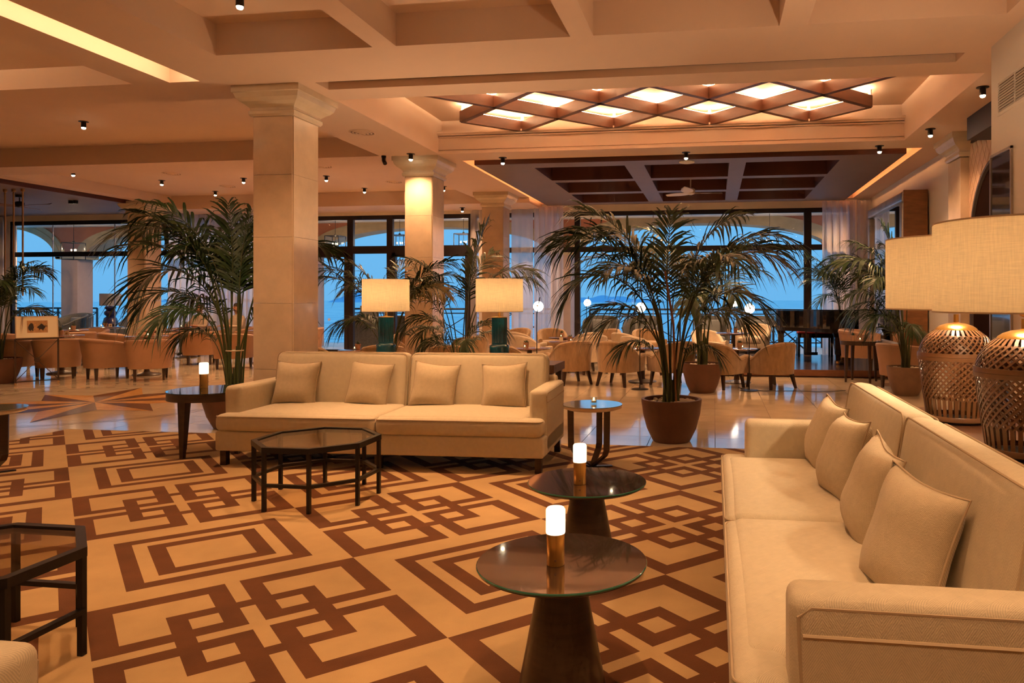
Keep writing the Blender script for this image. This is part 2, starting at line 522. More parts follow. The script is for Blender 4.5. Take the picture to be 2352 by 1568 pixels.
def thing(name, label, cat, loc=(0,0,0), rz=0.0, group=None):
    o = bpy.data.objects.new(name, None)
    C.objects.link(o)
    o.empty_display_size = 0.1
    o.location = loc
    o.rotation_euler = (0, 0, rz)
    return tag(o, label, cat, group)
def struct(o):
    o['kind'] = 'structure'
    return o
def kids(o):
    return [c for c in bpy.data.objects if c.parent is o]
KID = {}
def dup(root, loc, rz, label, group=None):
    def cp(o, par):
        c = o.copy(); C.objects.link(c)
        if par is not None: c.parent = par
        for k in KID.setdefault(o.name, kids(o)):
            cp(k, c)
        return c
    r_ = cp(root, None)
    r_.location = loc; r_.rotation_euler = (0, 0, rz)
    r_['label'] = label
    if group: r_['group'] = group
    return r_
def spot(loc, power, parent=None, size=R(95), blend=0.6, rad=0.03, col=WARM, aim=None, name='lamp_beam'):
    l = bpy.data.lights.new(name, 'SPOT')
    l.energy = power; l.spot_size = size; l.spot_blend = blend; l.shadow_soft_size = rad; l.color = col
    o = bpy.data.objects.new(name, l); C.objects.link(o)
    o.location = loc
    if aim is not None:
        o.rotation_euler = (Vector(aim) - Vector(loc)).to_track_quat('-Z', 'Y').to_euler()
    if parent is not None: o.parent = parent
    return o
def point(loc, power, parent=None, rad=0.03, col=WARM, name='lamp_glow'):
    l = bpy.data.lights.new(name, 'POINT')
    l.energy = power; l.shadow_soft_size = rad; l.color = col
    o = bpy.data.objects.new(name, l); C.objects.link(o)
    o.location = loc
    if parent is not None: o.parent = parent
    return o
H = 3.51
DW = 16.5      # window wall

# ================================================================ STRUCTURE
XL, XR, YB = -20.5, 3.35, -4.0
# ---- ceiling: soffit with recesses
holes = []
for yy in (4.42, 2.70, 0.98, -0.74, -2.46):
    for (a, b_) in ((-4.384, -2.908), (-2.697, -1.175), (-0.983, 0.513), (0.732, 2.2)):
        holes.append((a, b_, yy, yy + 1.53, 3.79))
holes.append((-5.395, -5.062, -1.0, 6.63, 3.74))          # light slot
holes.append((-9.4, -5.80, 1.0, 6.62, 3.72))             # tray by the light slot
holes.append((-3.95, 2.185, 6.835, 7.095, 3.60))         # air slot
holes.append((-4.08, 2.57, 7.48, 10.62, 4.03))           # lattice tray
holes.append((-17.0, -5.02, 7.27, 10.52, 3.815))         # left recess
holes.append((-12.4, -5.1, 11.2, 15.3, 3.71))            # left recess by the windows
holes.append((-3.91, 2.96, 11.06, 16.42, 3.86))          # dark panel opening
holes.append((-20.4, -12.72, 11.0, 16.42, 3.86))         # far left dark panel opening
xs = sorted(set([XL, XR] + [h[0] for h in holes] + [h[1] for h in holes]))
ys = sorted(set([YB, DW] + [h[2] for h in holes] + [h[3] for h in holes]))
cm = MB()
for i in range(len(xs)-1):
    for j in range(len(ys)-1):
        cx_, cy_ = (xs[i]+xs[i+1])/2, (ys[j]+ys[j+1])/2
        if any(h[0] < cx_ < h[1] and h[2] < cy_ < h[3] for h in holes):
            continue
        cm.add([(xs[i],ys[j],H),(xs[i],ys[j+1],H),(xs[i+1],ys[j+1],H),(xs[i+1],ys[j],H)], [(0,1,2,3)])
for (x0, x1, y0, y1, zt) in holes:
    cm.add([(x0,y0,H),(x1,y0,H),(x1,y1,H),(x0,y1,H),(x0,y0,zt),(x1,y0,zt),(x1,y1,zt),(x0,y1,zt)],
           [(0,1,5,4),(1,2,6,5),(2,3,7,6),(3,0,4,7),(4,5,6,7)])
ceil = struct(cm.build('ceiling', 'plaster'))
b_ = MB().box(-12.7, -3.92, 15.29, DW, 3.40, H+0.002)
struct(b_.build('trim_1', 'plaster'))
# moulding round the lattice tray
mo = MB()
def mould(x0, x1, y0, y1, z, d_, h):
    mo.box(x0, x1, y1-d_, y1, z, z+h); mo.box(x0, x1, y0, y0+d_, z, z+h)
    mo.box(x0, x0+d_, y0, y1, z, z+h); mo.box(x1-d_, x1, y0, y1, z, z+h)
mo.box(-4.08, 2.57, 10.50, 10.63, 3.505, 3.79)
mo.box(-4.08, 2.57, 10.45, 10.62, 3.775, 3.80); mo.box(-4.08, 2.57, 10.43, 10.62, 3.80, 3.83)
mo.box(-4.08, 2.57, 10.47, 10.62, 3.745, 3.76)
mo.box(-4.08, 2.57, 10.47, 10.63, 3.504, 3.545); mo.box(-4.08, 2.57, 10.485, 10.62, 3.565, 3.58)
struct(mo.build('trim_2', 'plaster'))
# dark gap at the top of the air slot
struct(MB().box(-3.94, 2.17, 7.06, 7.09, 3.588, 3.599).build('trim_3', 'black_metal'))
# light slot LED and tray LED
def led(name, x0, x1, y0, y1, z, mname, label, dz=0.012):
    o = MB().box(x0, x1, y0, y1, z, z+dz).build(name, mname)
    return tag(o, label, 'led strip')
led('led_strip', -5.12, -5.075, -0.95, 6.58, 3.70, 'glow_led', 'glowing strip inside the long slot in the ceiling at upper left')
MBs = MB().box(-9.38, -9.2, 1.1, 6.5, 3.53, 3.56)
struct(MBs.build('trim_4', 'plaster'))
led('led_strip', -9.36, -9.28, 1.1, 6.5, 3.565, 'glow_led_tray', 'hidden glowing strip on the ledge of the upper left ceiling tray')

# ---- floor with tiles
TX, TY = 0.62, 0.465
fl = struct(MB().box(XL, XR, YB, DW, -0.06, -0.006).build('floor', 'grout'))
RUG = (-6.55, 2.25, -1.2, 6.63)
tile_me = MB().box(-TX/2+0.003, TX/2-0.003, -TY/2+0.003, TY/2-0.003, -0.03, 0.0).mesh('floor_tile', 'floor_tile')
cand = []
ca_, sa_ = math.cos(cam.rotation_euler.z), math.sin(cam.rotation_euler.z)
x = XL + TX/2 + 0.05
while x < XR + 0.3:
    y = YB + TY/2
    while y < DW:
        if not (RUG[0]+0.4 < x < RUG[1]-0.4 and RUG[2] < y < RUG[3]-0.3) and x - TX/2 < XR and y + TY/2 < DW + 0.2:
            d_ = -x*sa_ + y*ca_; l_ = x*ca_ + y*sa_
            px = 1393 + 1684*l_/d_ if d_ > 0.5 else -9999
            sc = 1.0/d_**2 if d_ > 0.5 and -60 < px < 2400 and y > 6.2 else 0
            if px > 2100: sc *= 0.2
            cand.append((sc, x, y))
        y += TY
    x += TX
cand.sort(reverse=True)
for (sc, x, y) in cand[:300]:
    o = link('floor_tile', tile_me, fl); o.location = (x, y, 0)
ft = MB()
for (sc, x, y) in cand[300:]:
    ft.add([(x-TX/2+.003,y-TY/2+.003,0),(x+TX/2-.003,y-TY/2+.003,0),(x+TX/2-.003,y+TY/2-.003,0),(x-TX/2+.003,y+TY/2-.003,0)], [(0,1,2,3)])
ft.build('floor_tiles_beyond', 'floor_tile', fl)['kind'] = 'stuff'
# compass-rose inlay
ro = MB()
cx_, cy_ = -7.95, 8.45
def tri(a, b, c, mi):
    ro.add([(cx_+p[0], cy_+p[1], 0.0025) for p in (a, b, c)], [(0,1,2)], mi)
def pol(r, a): return (r*math.cos(a), r*math.sin(a))
for k in range(8):
    a = k*PI/4 + R(22)
    L = 1.60 if k % 2 == 0 else 1.42
    tri((0,0), pol(L, a), pol(0.80, a+PI/8), 0)
    tri((0,0), pol(0.80, a-PI/8), pol(L, a), 1)
tag(ro.build('floor_medallion', ['inlay_brown', 'inlay_gold']), 'brown and gold star of stone set into the polished floor', 'inlay')
lines = MB()
for rr in (1.82, 1.90):
    vs_ = []
    nn = 64
    for i in range(nn):
        a = 2*PI*i/nn
        vs_.append((cx_+rr*math.cos(a), cy_+rr*math.sin(a), 0.002)); vs_.append((cx_+(rr+.012)*math.cos(a), cy_+(rr+.012)*math.sin(a), 0.002))
    lines.add(vs_, [(2*i, 2*i+1, (2*i+3)%(2*nn), (2*i+2)%(2*nn)) for i in range(nn)])
tag(lines.build('inlay_ring', 'inlay_brown'), 'thin double ring inlaid in the floor around the star', 'inlay')

# ---- walls
def wallbox(name, x0, x1, y0, y1, z0, z1, m_='plaster_white'):
    return struct(MB().box(x0, x1, y0, y1, z0, z1).build(name, m_))
wallbox('wall_left', XL-0.2, XL, YB, DW, -0.02, 3.9)
wallbox('wall_rear', XL, XR+0.2, YB-0.2, YB, -0.02, 3.9)
ww = MB()
for (a, b2) in ((XL, -18.0), (-10.1, -9.75), (-5.43, -4.95), (3.0, XR+0.2)):
    ww.box(a, b2, DW, DW+0.2, -0.02, 3.33)
ww.box(XL, XR+0.2, DW, DW+0.2, 3.33, 3.95)
struct(ww.build('wall_seaside', 'plaster_white'))
wallbox('wall_right', XR, XR+0.2, 6.7, DW, -0.02, 3.9)
wallbox('wall_near', 2.36, XR+0.2, YB, 6.72, -0.02, 3.95)
# corner pilaster on the right wall (stone)
pl = thing('pilaster', 'stone pilaster with moulded capital on the right wall beside the mirror', 'pilaster', (3.2, 10.4, 0))
for i in range(4):
    MB().box(0.0, 0.15, -0.21, 0.30, 0.8*i+0.001, 0.8*(i+1)-0.002).build('stone_block', 'stone', pl)
def capital(parent, hx, hy, zb, zt, ox=0, oy=0):
    prof = [(0.0,0.0),(0.015,0.0),(0.03,0.02),(0.03,0.045),(0.015,0.055),(0.02,0.075),(0.05,0.10),(0.085,0.12),(0.115,0.15),(0.13,0.19),(0.145,0.195),(0.145,0.25)]
    mb = MB(); k = (zt-zb)/0.25
    vs_ = []
    for (e, z) in prof:
        vs_ += [(ox-hx-e, oy-hy-e, zb+z*k), (ox+hx+e, oy-hy-e, zb+z*k), (ox+hx+e, oy+hy+e, zb+z*k), (ox-hx-e, oy+hy+e, zb+z*k)]
    n_ = len(prof)
    fs_ = [(4*j+i, 4*j+(i+1)%4, 4*j+4+(i+1)%4, 4*j+4+i) for j in range(n_-1) for i in range(4)]
    fs_ += [(3,2,1,0), tuple(4*(n_-1)+i for i in range(4))]
    mb.add(vs_, fs_)
    return mb.build('capital', 'stone_trim', parent)
capital(pl, 0.08, 0.26, 3.21, H, 0.075, 0.045)
# ---- tiled arch niche on the right wall
nb = MB().box(3.0, XR, 6.74, 9.32, 3.24, H-0.002)
struct(nb.build('trim_5', 'dark_trim'))  # solid box coloured dark to stand in for a dark ceiling void
np_ = thing('tiled_arch', 'pale diamond-tiled wall around a dark arched opening beside the stone pilaster', 'wall panel', (XR, 9.1, 0))
AZ, AR = 2.1, 0.96
bk = MB(); bk.box(-0.03, -0.002, -1.30, 1.30, 0.0, 3.40); bk.build('backing', 'stone_trim', np_)
fr_ = MB(); fr_.box(-0.06, -0.03, 1.20, 1.30, 0, 3.40); fr_.box(-0.06, -0.03, -1.30, 1.30, 3.36, 3.42); fr_.build('frame', 'dark_trim', np_)
ar = MB(); vs_ = [(-0.052, 0, AZ)]; nn = 28
for i in range(nn+1):
    a = PI*i/nn
    vs_.append((-0.052, (AR-0.06)*math.cos(a), AZ+(AR-0.06)*math.sin(a)))
ar.add(vs_, [(0, i+1, i+2) for i in range(nn)])
ar.add([(-0.052,-AR+.06,0),(-0.052,AR-.06,0),(-0.052,AR-.06,AZ),(-0.052,-AR+.06,AZ)], [(0,1,2,3)])
ar.build('dark_opening', 'niche_dark', np_)
at_ = MB()
pts = [(-0.055, AR-0.03, 0.02)] + [(-0.055, (AR-0.03)*math.cos(PI*i/24), AZ+(AR-0.03)*math.sin(PI*i/24)) for i in range(25)] + [(-0.055, -AR+0.03, 0.02)]
at_.tube(pts, 0.035, 6); at_.build('arch_trim', 'dark_trim', np_)
TW, TH = 0.155, 0.235
dia = MB().add([(-0.012,0,-TH/2+.008),(-0.012,TW/2-.006,0),(-0.012,0,TH/2-.008),(-0.012,-TW/2+.006,0),(0,0,-TH/2+.003),(0,TW/2-.002,0),(0,0,TH/2-.003),(0,-TW/2+.002,0)], [(3,2,1,0),(0,1,5,4),(1,2,6,5),(2,3,7,6),(3,0,4,7)]).mesh('wall_tile', 'wall_tile')
dot = MB().lathe([(0,-0.004),(0.015,-0.003),(0.016,0.0)], 8).mesh('tile_dot', 'tile_dot')
for j in range(24):
    for i in range(18):
        y = -1.16 + i*TW + (TW/2 if j % 2 else 0); z = 0.66 + j*TH/2
        if y > 1.12 or z > 3.28: continue
        if (math.hypot(y, z-AZ) < AR+0.07 if z > AZ else abs(y) < AR+0.07): continue
        if y < 0.25: continue
        o = link('wall_tile', dia, np_); o.location = (-0.03, y, z)
        if (i + j//2) % 2 == 0 and j % 2 == 0:
            o = link('tile_dot', dot, np_); o.location = (-0.034, y, z+TH/2); o.rotation_euler = (0, -PI/2, 0)
# dark glass panel and vent on the near right wall
gp = thing('glass_panel', 'tall dark glass panel set in the right wall behind the big lamp', 'glass panel', (2.36, 6.48, 0))
MB().box(-0.012, 0.0, -0.21, 0.21, 0.02, 2.55).build('pane', 'dark_mirror', gp)
f_ = MB(); f_.box(-0.02, 0, -0.225, -0.21, 0, 2.57); f_.box(-0.02, 0, 0.21, 0.225, 0, 2.57); f_.box(-0.02, 0, -0.225, 0.225, 2.55, 2.57); f_.build('frame', 'silver_frame', gp)
vg = thing('air_vent', 'white louvred air vent high on the right wall', 'vent', (2.36, 6.1, 3.02))
MB().box(-0.012, 0, -0.46, 0.46, -0.15, -0.125).box(-0.012, 0, -0.46, 0.46, 0.125, 0.15).box(-0.012, 0, -0.46, -0.435, -0.125, 0.125).box(-0.012, 0, 0.435, 0.46, -0.125, 0.125).box(-0.012, 0, 0.1, 0.11, -0.125, 0.125).build('frame', 'plaster_white', vg)
MB().box(-0.002, 0, -0.435, 0.435, -0.125, 0.125).build('backing', 'grout', vg)
sl = MB().add([(-0.014,-0.435,-0.012),(-0.014,0.435,-0.012),(-0.002,0.435,0.01),(-0.002,-0.435,0.01),(-0.014,-0.435,-0.009),(-0.014,0.435,-0.009),(-0.002,0.435,0.013),(-0.002,-0.435,0.013)], [(0,1,2,3),(7,6,5,4),(0,4,5,1),(1,5,6,2),(2,6,7,3),(3,7,4,0)]).mesh('slat', 'plaster_white')
for i in range(11):
    o = link('slat', sl, vg); o.location = (0, 0, -0.112 + i*0.0225)

# ---- stone columns
def column(x, y, label):
    t_ = thing('stone_column', label, 'column', (x, y, 0), 0, 'square stone columns')
    hx, hy = 0.225, 0.245
    zz = [0.0, 0.62, 1.30, 1.98, 2.62, 3.22]
    for i in range(5):
        mb = MB().box(-hx, hx, -hy, hy, zz[i]+0.0015, zz[i+1]-0.0015)
        me = mb.mesh('stone_block', 'stone')
        bm = bmesh.new(); bm.from_mesh(me)
        bmesh.ops.bevel(bm, geom=[e for e in bm.edges if abs(e.verts[0].co.z-e.verts[1].co.z) > 0.1], offset=0.012, segments=2, affect='EDGES')
        bm.to_mesh(me); bm.free()
        link('stone_block', me, t_)
    capital(t_, hx, hy, 3.22, H)
    return t_
column(-4.485, 7.20, 'wide stone column right behind the front sofa, nearest of all columns')
column(-4.485, 10.95, 'stone column with a spotlight at its capital, behind the left teal lamp')
column(-4.485, 14.75, 'stone column farthest back, by the pale curtains behind the right teal lamp')
column(-12.75, 14.9, 'stone column at far left behind the tall palm, among the tan tub chairs')

# ---- dark suspended ceiling panels
def dark_panel(name, label, x0, x1, y0, y1, cofs, face='ceiling_dark'):
    t_ = thing(name, label, 'ceiling panel', ((x0+x1)/2, (y0+y1)/2, 3.45))
    ox, oy = (x0+x1)/2, (y0+y1)/2
    zb, zt = 0.0, 0.10
    xs_ = sorted(set([x0, x1] + [c[0] for c in cofs] + [c[1] for c in cofs])); ys_ = sorted(set([y0, y1] + [c[2] for c in cofs] + [c[3] for c in cofs]))
    mb = MB()
    for i in range(len(xs_)-1):
        for j in range(len(ys_)-1):
            cx, cy = (xs_[i]+xs_[i+1])/2, (ys_[j]+ys_[j+1])/2
            if any(c[0] < cx < c[1] and c[2] < cy < c[3] for c in cofs): continue
            mb.add([(xs_[i]-ox,ys_[j]-oy,zb),(xs_[i]-ox,ys_[j+1]-oy,zb),(xs_[i+1]-ox,ys_[j+1]-oy,zb),(xs_[i+1]-ox,ys_[j]-oy,zb)], [(0,1,2,3)])
    mb.build('underside', face, t_)
    e = MB(); d_ = 0.02
    e.box(x0-ox-d_, x1-ox+d_, y0-oy-d_, y0-oy, zb, zt); e.box(x0-ox-d_, x1-ox+d_, y1-oy, y1-oy+d_, zb, zt)
    e.box(x0-ox-d_, x0-ox, y0-oy, y1-oy, zb, zt); e.box(x1-ox, x1-ox+d_, y0-oy, y1-oy, zb, zt)
    e.box(x0-ox, x1-ox, y0-oy, y1-oy, 0.30, 0.31)
    e.build('edge_board', 'ceiling_brown', t_)
    for c in cofs:
        q = MB(); a0, a1, b0, b1 = c[0]-ox, c[1]-ox, c[2]-oy, c[3]-oy
        q.add([(a0,b0,zb),(a1,b0,zb),(a1,b1,zb),(a0,b1,zb),(a0,b0,0.26),(a1,b0,0.26),(a1,b1,0.26),(a0,b1,0.26)], [(0,1,5,4),(1,2,6,5),(2,3,7,6),(3,0,4,7),(4,5,6,7)])
        q.build('coffer', 'ceiling_brown', t_)
    return t_
cofs = [(a, b2, c, d_) for (a, b2) in ((-2.86, -1.40), (-1.09, 0.235), (0.49, 1.89)) for (c, d_) in ((11.52, 12.80), (13.05, 14.33), (14.60, 15.88))]
dark_panel('coffered_ceiling_panel', 'dark suspended coffered ceiling with nine recesses over the sea window', -3.72, 2.74, 11.16, 16.24, cofs)
dark_panel('plain_ceiling_panel', 'flat dark ceiling panel with the brown fan, at far left', -20.3, -12.90, 11.2, 16.3, [])
for (x0, x1, lab) in ((-3.70, -3.64, 'amber strip hidden above the left edge of the coffered dark ceiling'), (2.66, 2.72, 'amber strip hidden above the right edge of the coffered dark ceiling')):
    led('led_strip', x0, x1, 11.2, 16.2, 3.565, 'glow_amber', lab)

# ---- wooden lattice with lights, in the tray
lt = thing('ceiling_lattice', 'hanging dark wooden diamond lattice lit from above in the ceiling tray', 'lattice', (-0.745, 9.13, 3.80))
P_ = 0.682
def seg(a, b2):
    mb = MB(); mb.bar((a[0], a[1], 0.075), (b2[0], b2[1], 0.075), 0.075, 0.15)
    return mb.build('slat', 'lattice_wood', lt)
rows = [2*P_, P_, 0, -P_, -2*P_]
XE = 4*P_ + 0.10
segs = []
for k in range(-4, 5):       # diagonals x - y = 2k*P_ ... clipped to |y|<=2P, |x|<=4P
    for sgn in (1, -1):
        c0 = k*2*P_ + P_
        pts_ = []
        y0, y1 = -2*P_, 2*P_
        a = (c0 + sgn*y0, y0); b2 = (c0 + sgn*y1, y1)
        # clip in x
        def clip(p, q):
            (px_, py_), (qx, qy) = p, q
            t0, t1 = 0.0, 1.0
            dx = qx - px_
            for lim, s_ in ((-4*P_, 1), (4*P_, -1)):
                fa = s_*(px_-lim); fb = s_*(qx-lim)
                if fa < -1e-6 and fb < -1e-6: return None
                if fa < 0: t0 = max(t0, fa/(fa-fb))
                if fb < 0: t1 = min(t1, fa/(fa-fb))
            if t1 - t0 < 0.05: return None
            return ((px_+dx*t0, py_+(qy-py_)*t0), (px_+dx*t1, py_+(qy-py_)*t1))
        r_ = clip(a, b2)
        if r_: segs.append(r_)
for s_ in segs: seg(*s_)
strip = MB()
for (a, b2) in segs:
    strip.bar((a[0], a[1], 0.158), (b2[0], b2[1], 0.158), 0.02, 0.008)
strip.build('led_strip', 'glow_led_soft', lt)
hang = MB()
nodes = set()
for i in range(-4, 5):
    for j in range(-2, 3):
        if (i + j) % 2 == 1: nodes.add((i, j))
pm = MB().cyl((0,0,0.15), 0.022, 0.08, 10).mesh('hanger', 'plaster_white')
for (i, j) in nodes:
    o = link('hanger', pm, lt); o.location = (i*P_, j*P_, 0)

# ---- windows (frames and panes)
def window(name, x0, x1, mull, joints, head=3.32, transom=(2.42, 2.54), sill=0.0, doors=()):
    t_ = bpy.data.objects.new(name, None); C.objects.link(t_); struct(t_); t_.location = (x0, DW+0.06, 0)
    L = x1 - x0
    MB().box(0, L, -0.04, 0.04, head-0.09, head+0.01).build('head_bar', 'frame_metal', t_)
    MB().box(0, L, -0.04, 0.04, transom[0], transom[1]).build('transom', 'frame_metal', t_)
    MB().box(0, L, -0.04, 0.04, sill, sill+0.07).build('sill_bar', 'frame_metal', t_)
    edges = [0.0]
    for (mx, wd) in mull:
        MB().box(mx-x0-wd/2, mx-x0+wd/2, -0.045, 0.045, sill, head).build('mullion', 'frame_metal', t_)
    for jx in joints:
        MB().box(jx-x0-0.008, jx-x0+0.008, -0.012, 0.012, sill+.07, head-.09).build('glass_joint', 'silver_frame', t_)
    for (a, b2) in doors:
        for (p, q) in ((a, a+0.09), (b2-0.09, b2)):
            MB().box(p-x0, q-x0, -0.055, 0.055, sill, transom[0]+0.02).build('door_stile', 'frame_metal', t_)
        MB().box(a-x0, b2-x0, -0.055, 0.055, transom[0]-0.08, transom[0]+0.01).build('door_rail', 'frame_metal', t_)
        MB().box(a-x0, b2-x0, -0.055, 0.055, sill, sill+0.12).build('door_rail', 'frame_metal', t_)
    cuts = sorted([0.0, L] + [mx-x0 for (mx, wd) in mull] + [jx-x0 for jx in joints])
    for i in range(len(cuts)-1):
        for (z0, z1) in ((sill+0.06, transom[0]), (transom[1], head-0.085)):
            MB().add([(cuts[i]+.004,0,z0),(cuts[i+1]-.004,0,z0),(cuts[i+1]-.004,0,z1),(cuts[i]+.004,0,z1)], [(0,1,2,3)]).build('pane', 'window_glass', t_)
    return t_
window('window_1', -18.0, -10.1, ((-17.97, .06), (-14.3, .09), (-12.2, .09), (-10.13, .06)), (-16.79, -15.01))
window('window_2', -9.75, -5.43, ((-9.72, .06), (-8.64, .15), (-7.64, .15), (-5.6, .18)), (), doors=((-9.68, -8.70), (-7.58, -5.68)), transom=(2.42, 2.60))
window('window_3', -4.95, 3.0, ((-4.9, .08), (-3.1, .13), (2.03, .16), (2.96, .07)), (-1.36, 0.335), transom=(2.41, 2.53))

# sheer curtains
def curtain(label, x0, x1, y, m_='sheer', amp=0.05, wl=0.16, zt=3.44, seed=1, name='sheer_curtain'):
    rnd = random.Random(seed)
    mb = MB(); nx = max(12, int((x1-x0)/wl*10)); nz = 6
    ph = [rnd.uniform(0, 6) for _ in range(3)]
    vs_ = []
    for j in range(nz+1):
        z = 0.02 + (zt-0.02)*j/nz
        for i in range(nx+1):
            u = (x1-x0)*i/nx
            yy = amp*math.sin(2*PI*u/wl + ph[0] + 0.5*math.sin(u*5+ph[1])) + 0.5*amp*math.sin(2*PI*u/(wl*0.43) + ph[2])*(1-0.3*j/nz)
            vs_.append((u, yy, z))
    mb.add(vs_, [(j*(nx+1)+i, j*(nx+1)+i+1, (j+1)*(nx+1)+i+1, (j+1)*(nx+1)+i) for j in range(nz) for i in range(nx)], 0, True)
    o = mb.build(name, m_); o.location = (x0, y, 0)
    return tag(o, label, 'curtain')
curtain('pale sheer curtain gathered at the left of the big sea window', -4.05, -3.38, 16.30, amp=0.055, seed=2)
curtain('flat pale sheer panel beside the farthest column', -4.62, -4.1, 16.38, amp=0.02, wl=0.3, seed=3)
curtain('thin strip of sheer curtain just behind the farthest column', -5.6, -4.72, 16.36, 'sheer_thin', amp=0.03, wl=0.25, seed=4)
curtain('gathered pale curtain at the right end of the big sea window behind the piano', 2.30, 2.98, 16.28, amp=0.06, seed=5)
curtain('thin pale curtain in the corner between the piano and the mirror', 3.0, 3.30, 16.22, 'sheer_thin', amp=0.03, wl=0.2, seed=6)
curtain('wide lilac sheer curtain behind the two seated guests', -13.3, -10.15, 16.28, amp=0.05, seed=7)
curtain('pale curtain at the left edge behind the hanging brass rods', -19.6, -17.95, 16.3, amp=0.05, seed=8)

# ---- piano platform
pt_ = thing('stage_platform', 'low dark wooden stage step under the grand piano', 'platform', (1.95, 12.9, 0))
for i in range(12):
    MB().box(-1.95, 1.39, 0.02+i*0.295, 0.02+(i+1)*0.295-0.004, 0.10, 0.13).build('plank', 'platform_wood', pt_)
MB().box(-1.93, 1.38, 0.06, 3.55, 0.0, 0.10).build('base', 'platform_face', pt_)
MB().box(-1.95, 1.39, 0.0, 0.02, 0.025, 0.13).build('front_board', 'platform_face', pt_)

# ================================================================ OUTSIDE
struct(MB().box(-26, 8, DW+0.2, 21.2, -0.12, -0.01).build('terrace_floor', 'deck'))
struct(MB().box(-26, 8, DW+0.2, 19.6, 3.44, 3.6).build('terrace_ceiling', 'white_paint'))
# arcade
def arch_bay(xc, hs, x0, x1, zs, rise, idx):
    t_ = bpy.data.objects.new('wall_terrace_%d' % idx, None); C.objects.link(t_); struct(t_); t_.location = (xc, 19.05, 0)
    n_ = 40
    f = lambda u: zs + rise*math.sqrt(max(0, 1-(u/hs)**2))
    mb = MB(); vs_ = []
    us = [-hs + 2*hs*i/n_ for i in range(n_+1)]
    for u in us: vs_ += [(u, 0, f(u)), (u, 0, 3.45), (u, 0.55, f(u)), (u, 0.55, 3.45)]
    fs_ = []
    for i in range(n_):
        a = 4*i
        fs_ += [(a, a+4, a+5, a+1), (a+2, a+3, a+7, a+6)]
    mb.add(vs_, fs_)
    mb.box(x0-xc, -hs, 0, 0.55, zs, 3.45); mb.box(hs, x1-xc, 0, 0.55, zs, 3.45)
    mb.build('spandrel', 'terracotta_wall', t_)
    bd = MB(); vs_ = []; bw = 0.30
    for i in range(n_+1):
        th = PI - PI*i/n_
        u, z = hs*math.cos(th), zs + rise*math.sin(th)
        nx_, nz_ = math.cos(th)/hs, math.sin(th)/rise
        q = math.hypot(nx_, nz_); nx_ /= q; nz_ /= q
        for (e, yy) in ((0.0, 0.6), (0.0, -0.05), (bw*0.55, -0.05), (bw*0.55, -0.035), (bw, -0.035), (bw, 0.0)):
            vs_.append((u+nx_*e, yy, z+nz_*e))
    bd.add(vs_, [(6*i+k, 6*i+6+k, 6*i+7+k, 6*i+1+k) for i in range(n_) for k in range(5)])
    bd.build('arch_stone_band', 'arch_stone', t_)
bays = [(-7.67, 3.22, -11.3, -4.02), (-0.34, 3.22, -4.02, 3.33), (-15.0, 3.22, -18.65, -11.3), (7.0, 3.22, 3.33, 10.6)]
for i, (xc, hs, x0, x1) in enumerate(bays): arch_bay(xc, hs, x0, x1, 2.60, 0.68, i+1)
arch_bay(-21.2, 2.0, -24.0, -18.65, 2.52, 0.95, 5)
for i, (px_, lab) in enumerate(((-4.02, 'pier'), (3.33, ''), (-11.3, ''), (-18.75, ''))):
    t_ = bpy.data.objects.new('trim_%d' % (20+i), None); C.objects.link(t_); struct(t_); t_.location = (px_, 19.3, 0)
    MB().box(-0.27, 0.27, -0.27, 0.27, 0, 2.52).build('pier', 'pier_paint', t_)
    MB().box(-0.42, 0.42, -0.30, 0.33, 2.50, 2.60).build('impost', 'arch_stone', t_)
# railing
def railing(label, x0, x1, y=20.6):
    t_ = thing('terrace_railing', label, 'railing', (x0, y, 0), 0, 'terrace railings')
    L = x1-x0
    MB().tube([(0,0,1.04),(L,0,1.04)], 0.028, 8).build('top_rail', 'frame_metal', t_)
    MB().box(0, L, -0.015, 0.015, 0.90, 0.93).build('middle_rail', 'frame_metal', t_)
    MB().box(0, L, -0.015, 0.015, 0.12, 0.15).build('bottom_rail', 'frame_metal', t_)
    n_ = max(2, round(L/1.2)); 
    pm_ = MB().box(-0.022, 0.022, -0.022, 0.022, 0, 1.04).mesh('post', 'frame_metal')
    st = L/n_
    bmh = MB().bar((0.02,0,0.15),(st-0.02,0,0.90),0.022); bmh = bmh.mesh('brace', 'frame_metal')
    bmh2 = MB().bar((0.02,0,0.90),(st-0.02,0,0.15),0.022).mesh('brace', 'frame_metal')
    for i in range(n_+1):
        o = link('post', pm_, t_); o.location = (i*st, 0, 0)
        if i < n_:
            o = link('brace', bmh, t_); o.location = (i*st, 0, 0)
            o = link('brace', bmh2, t_); o.location = (i*st, 0, 0)
railing('dark terrace railing with crossed bars outside the big right window', -3.5, 2.9)
railing('dark terrace railing with crossed bars outside the middle glass doors', -10.8, -4.5)
railing('dark terrace railing with crossed bars right of the outdoor pier at far left', -18.2, -11.8)
railing('dark terrace railing with crossed bars left of the outdoor pier at far left', -23.5, -19.3)

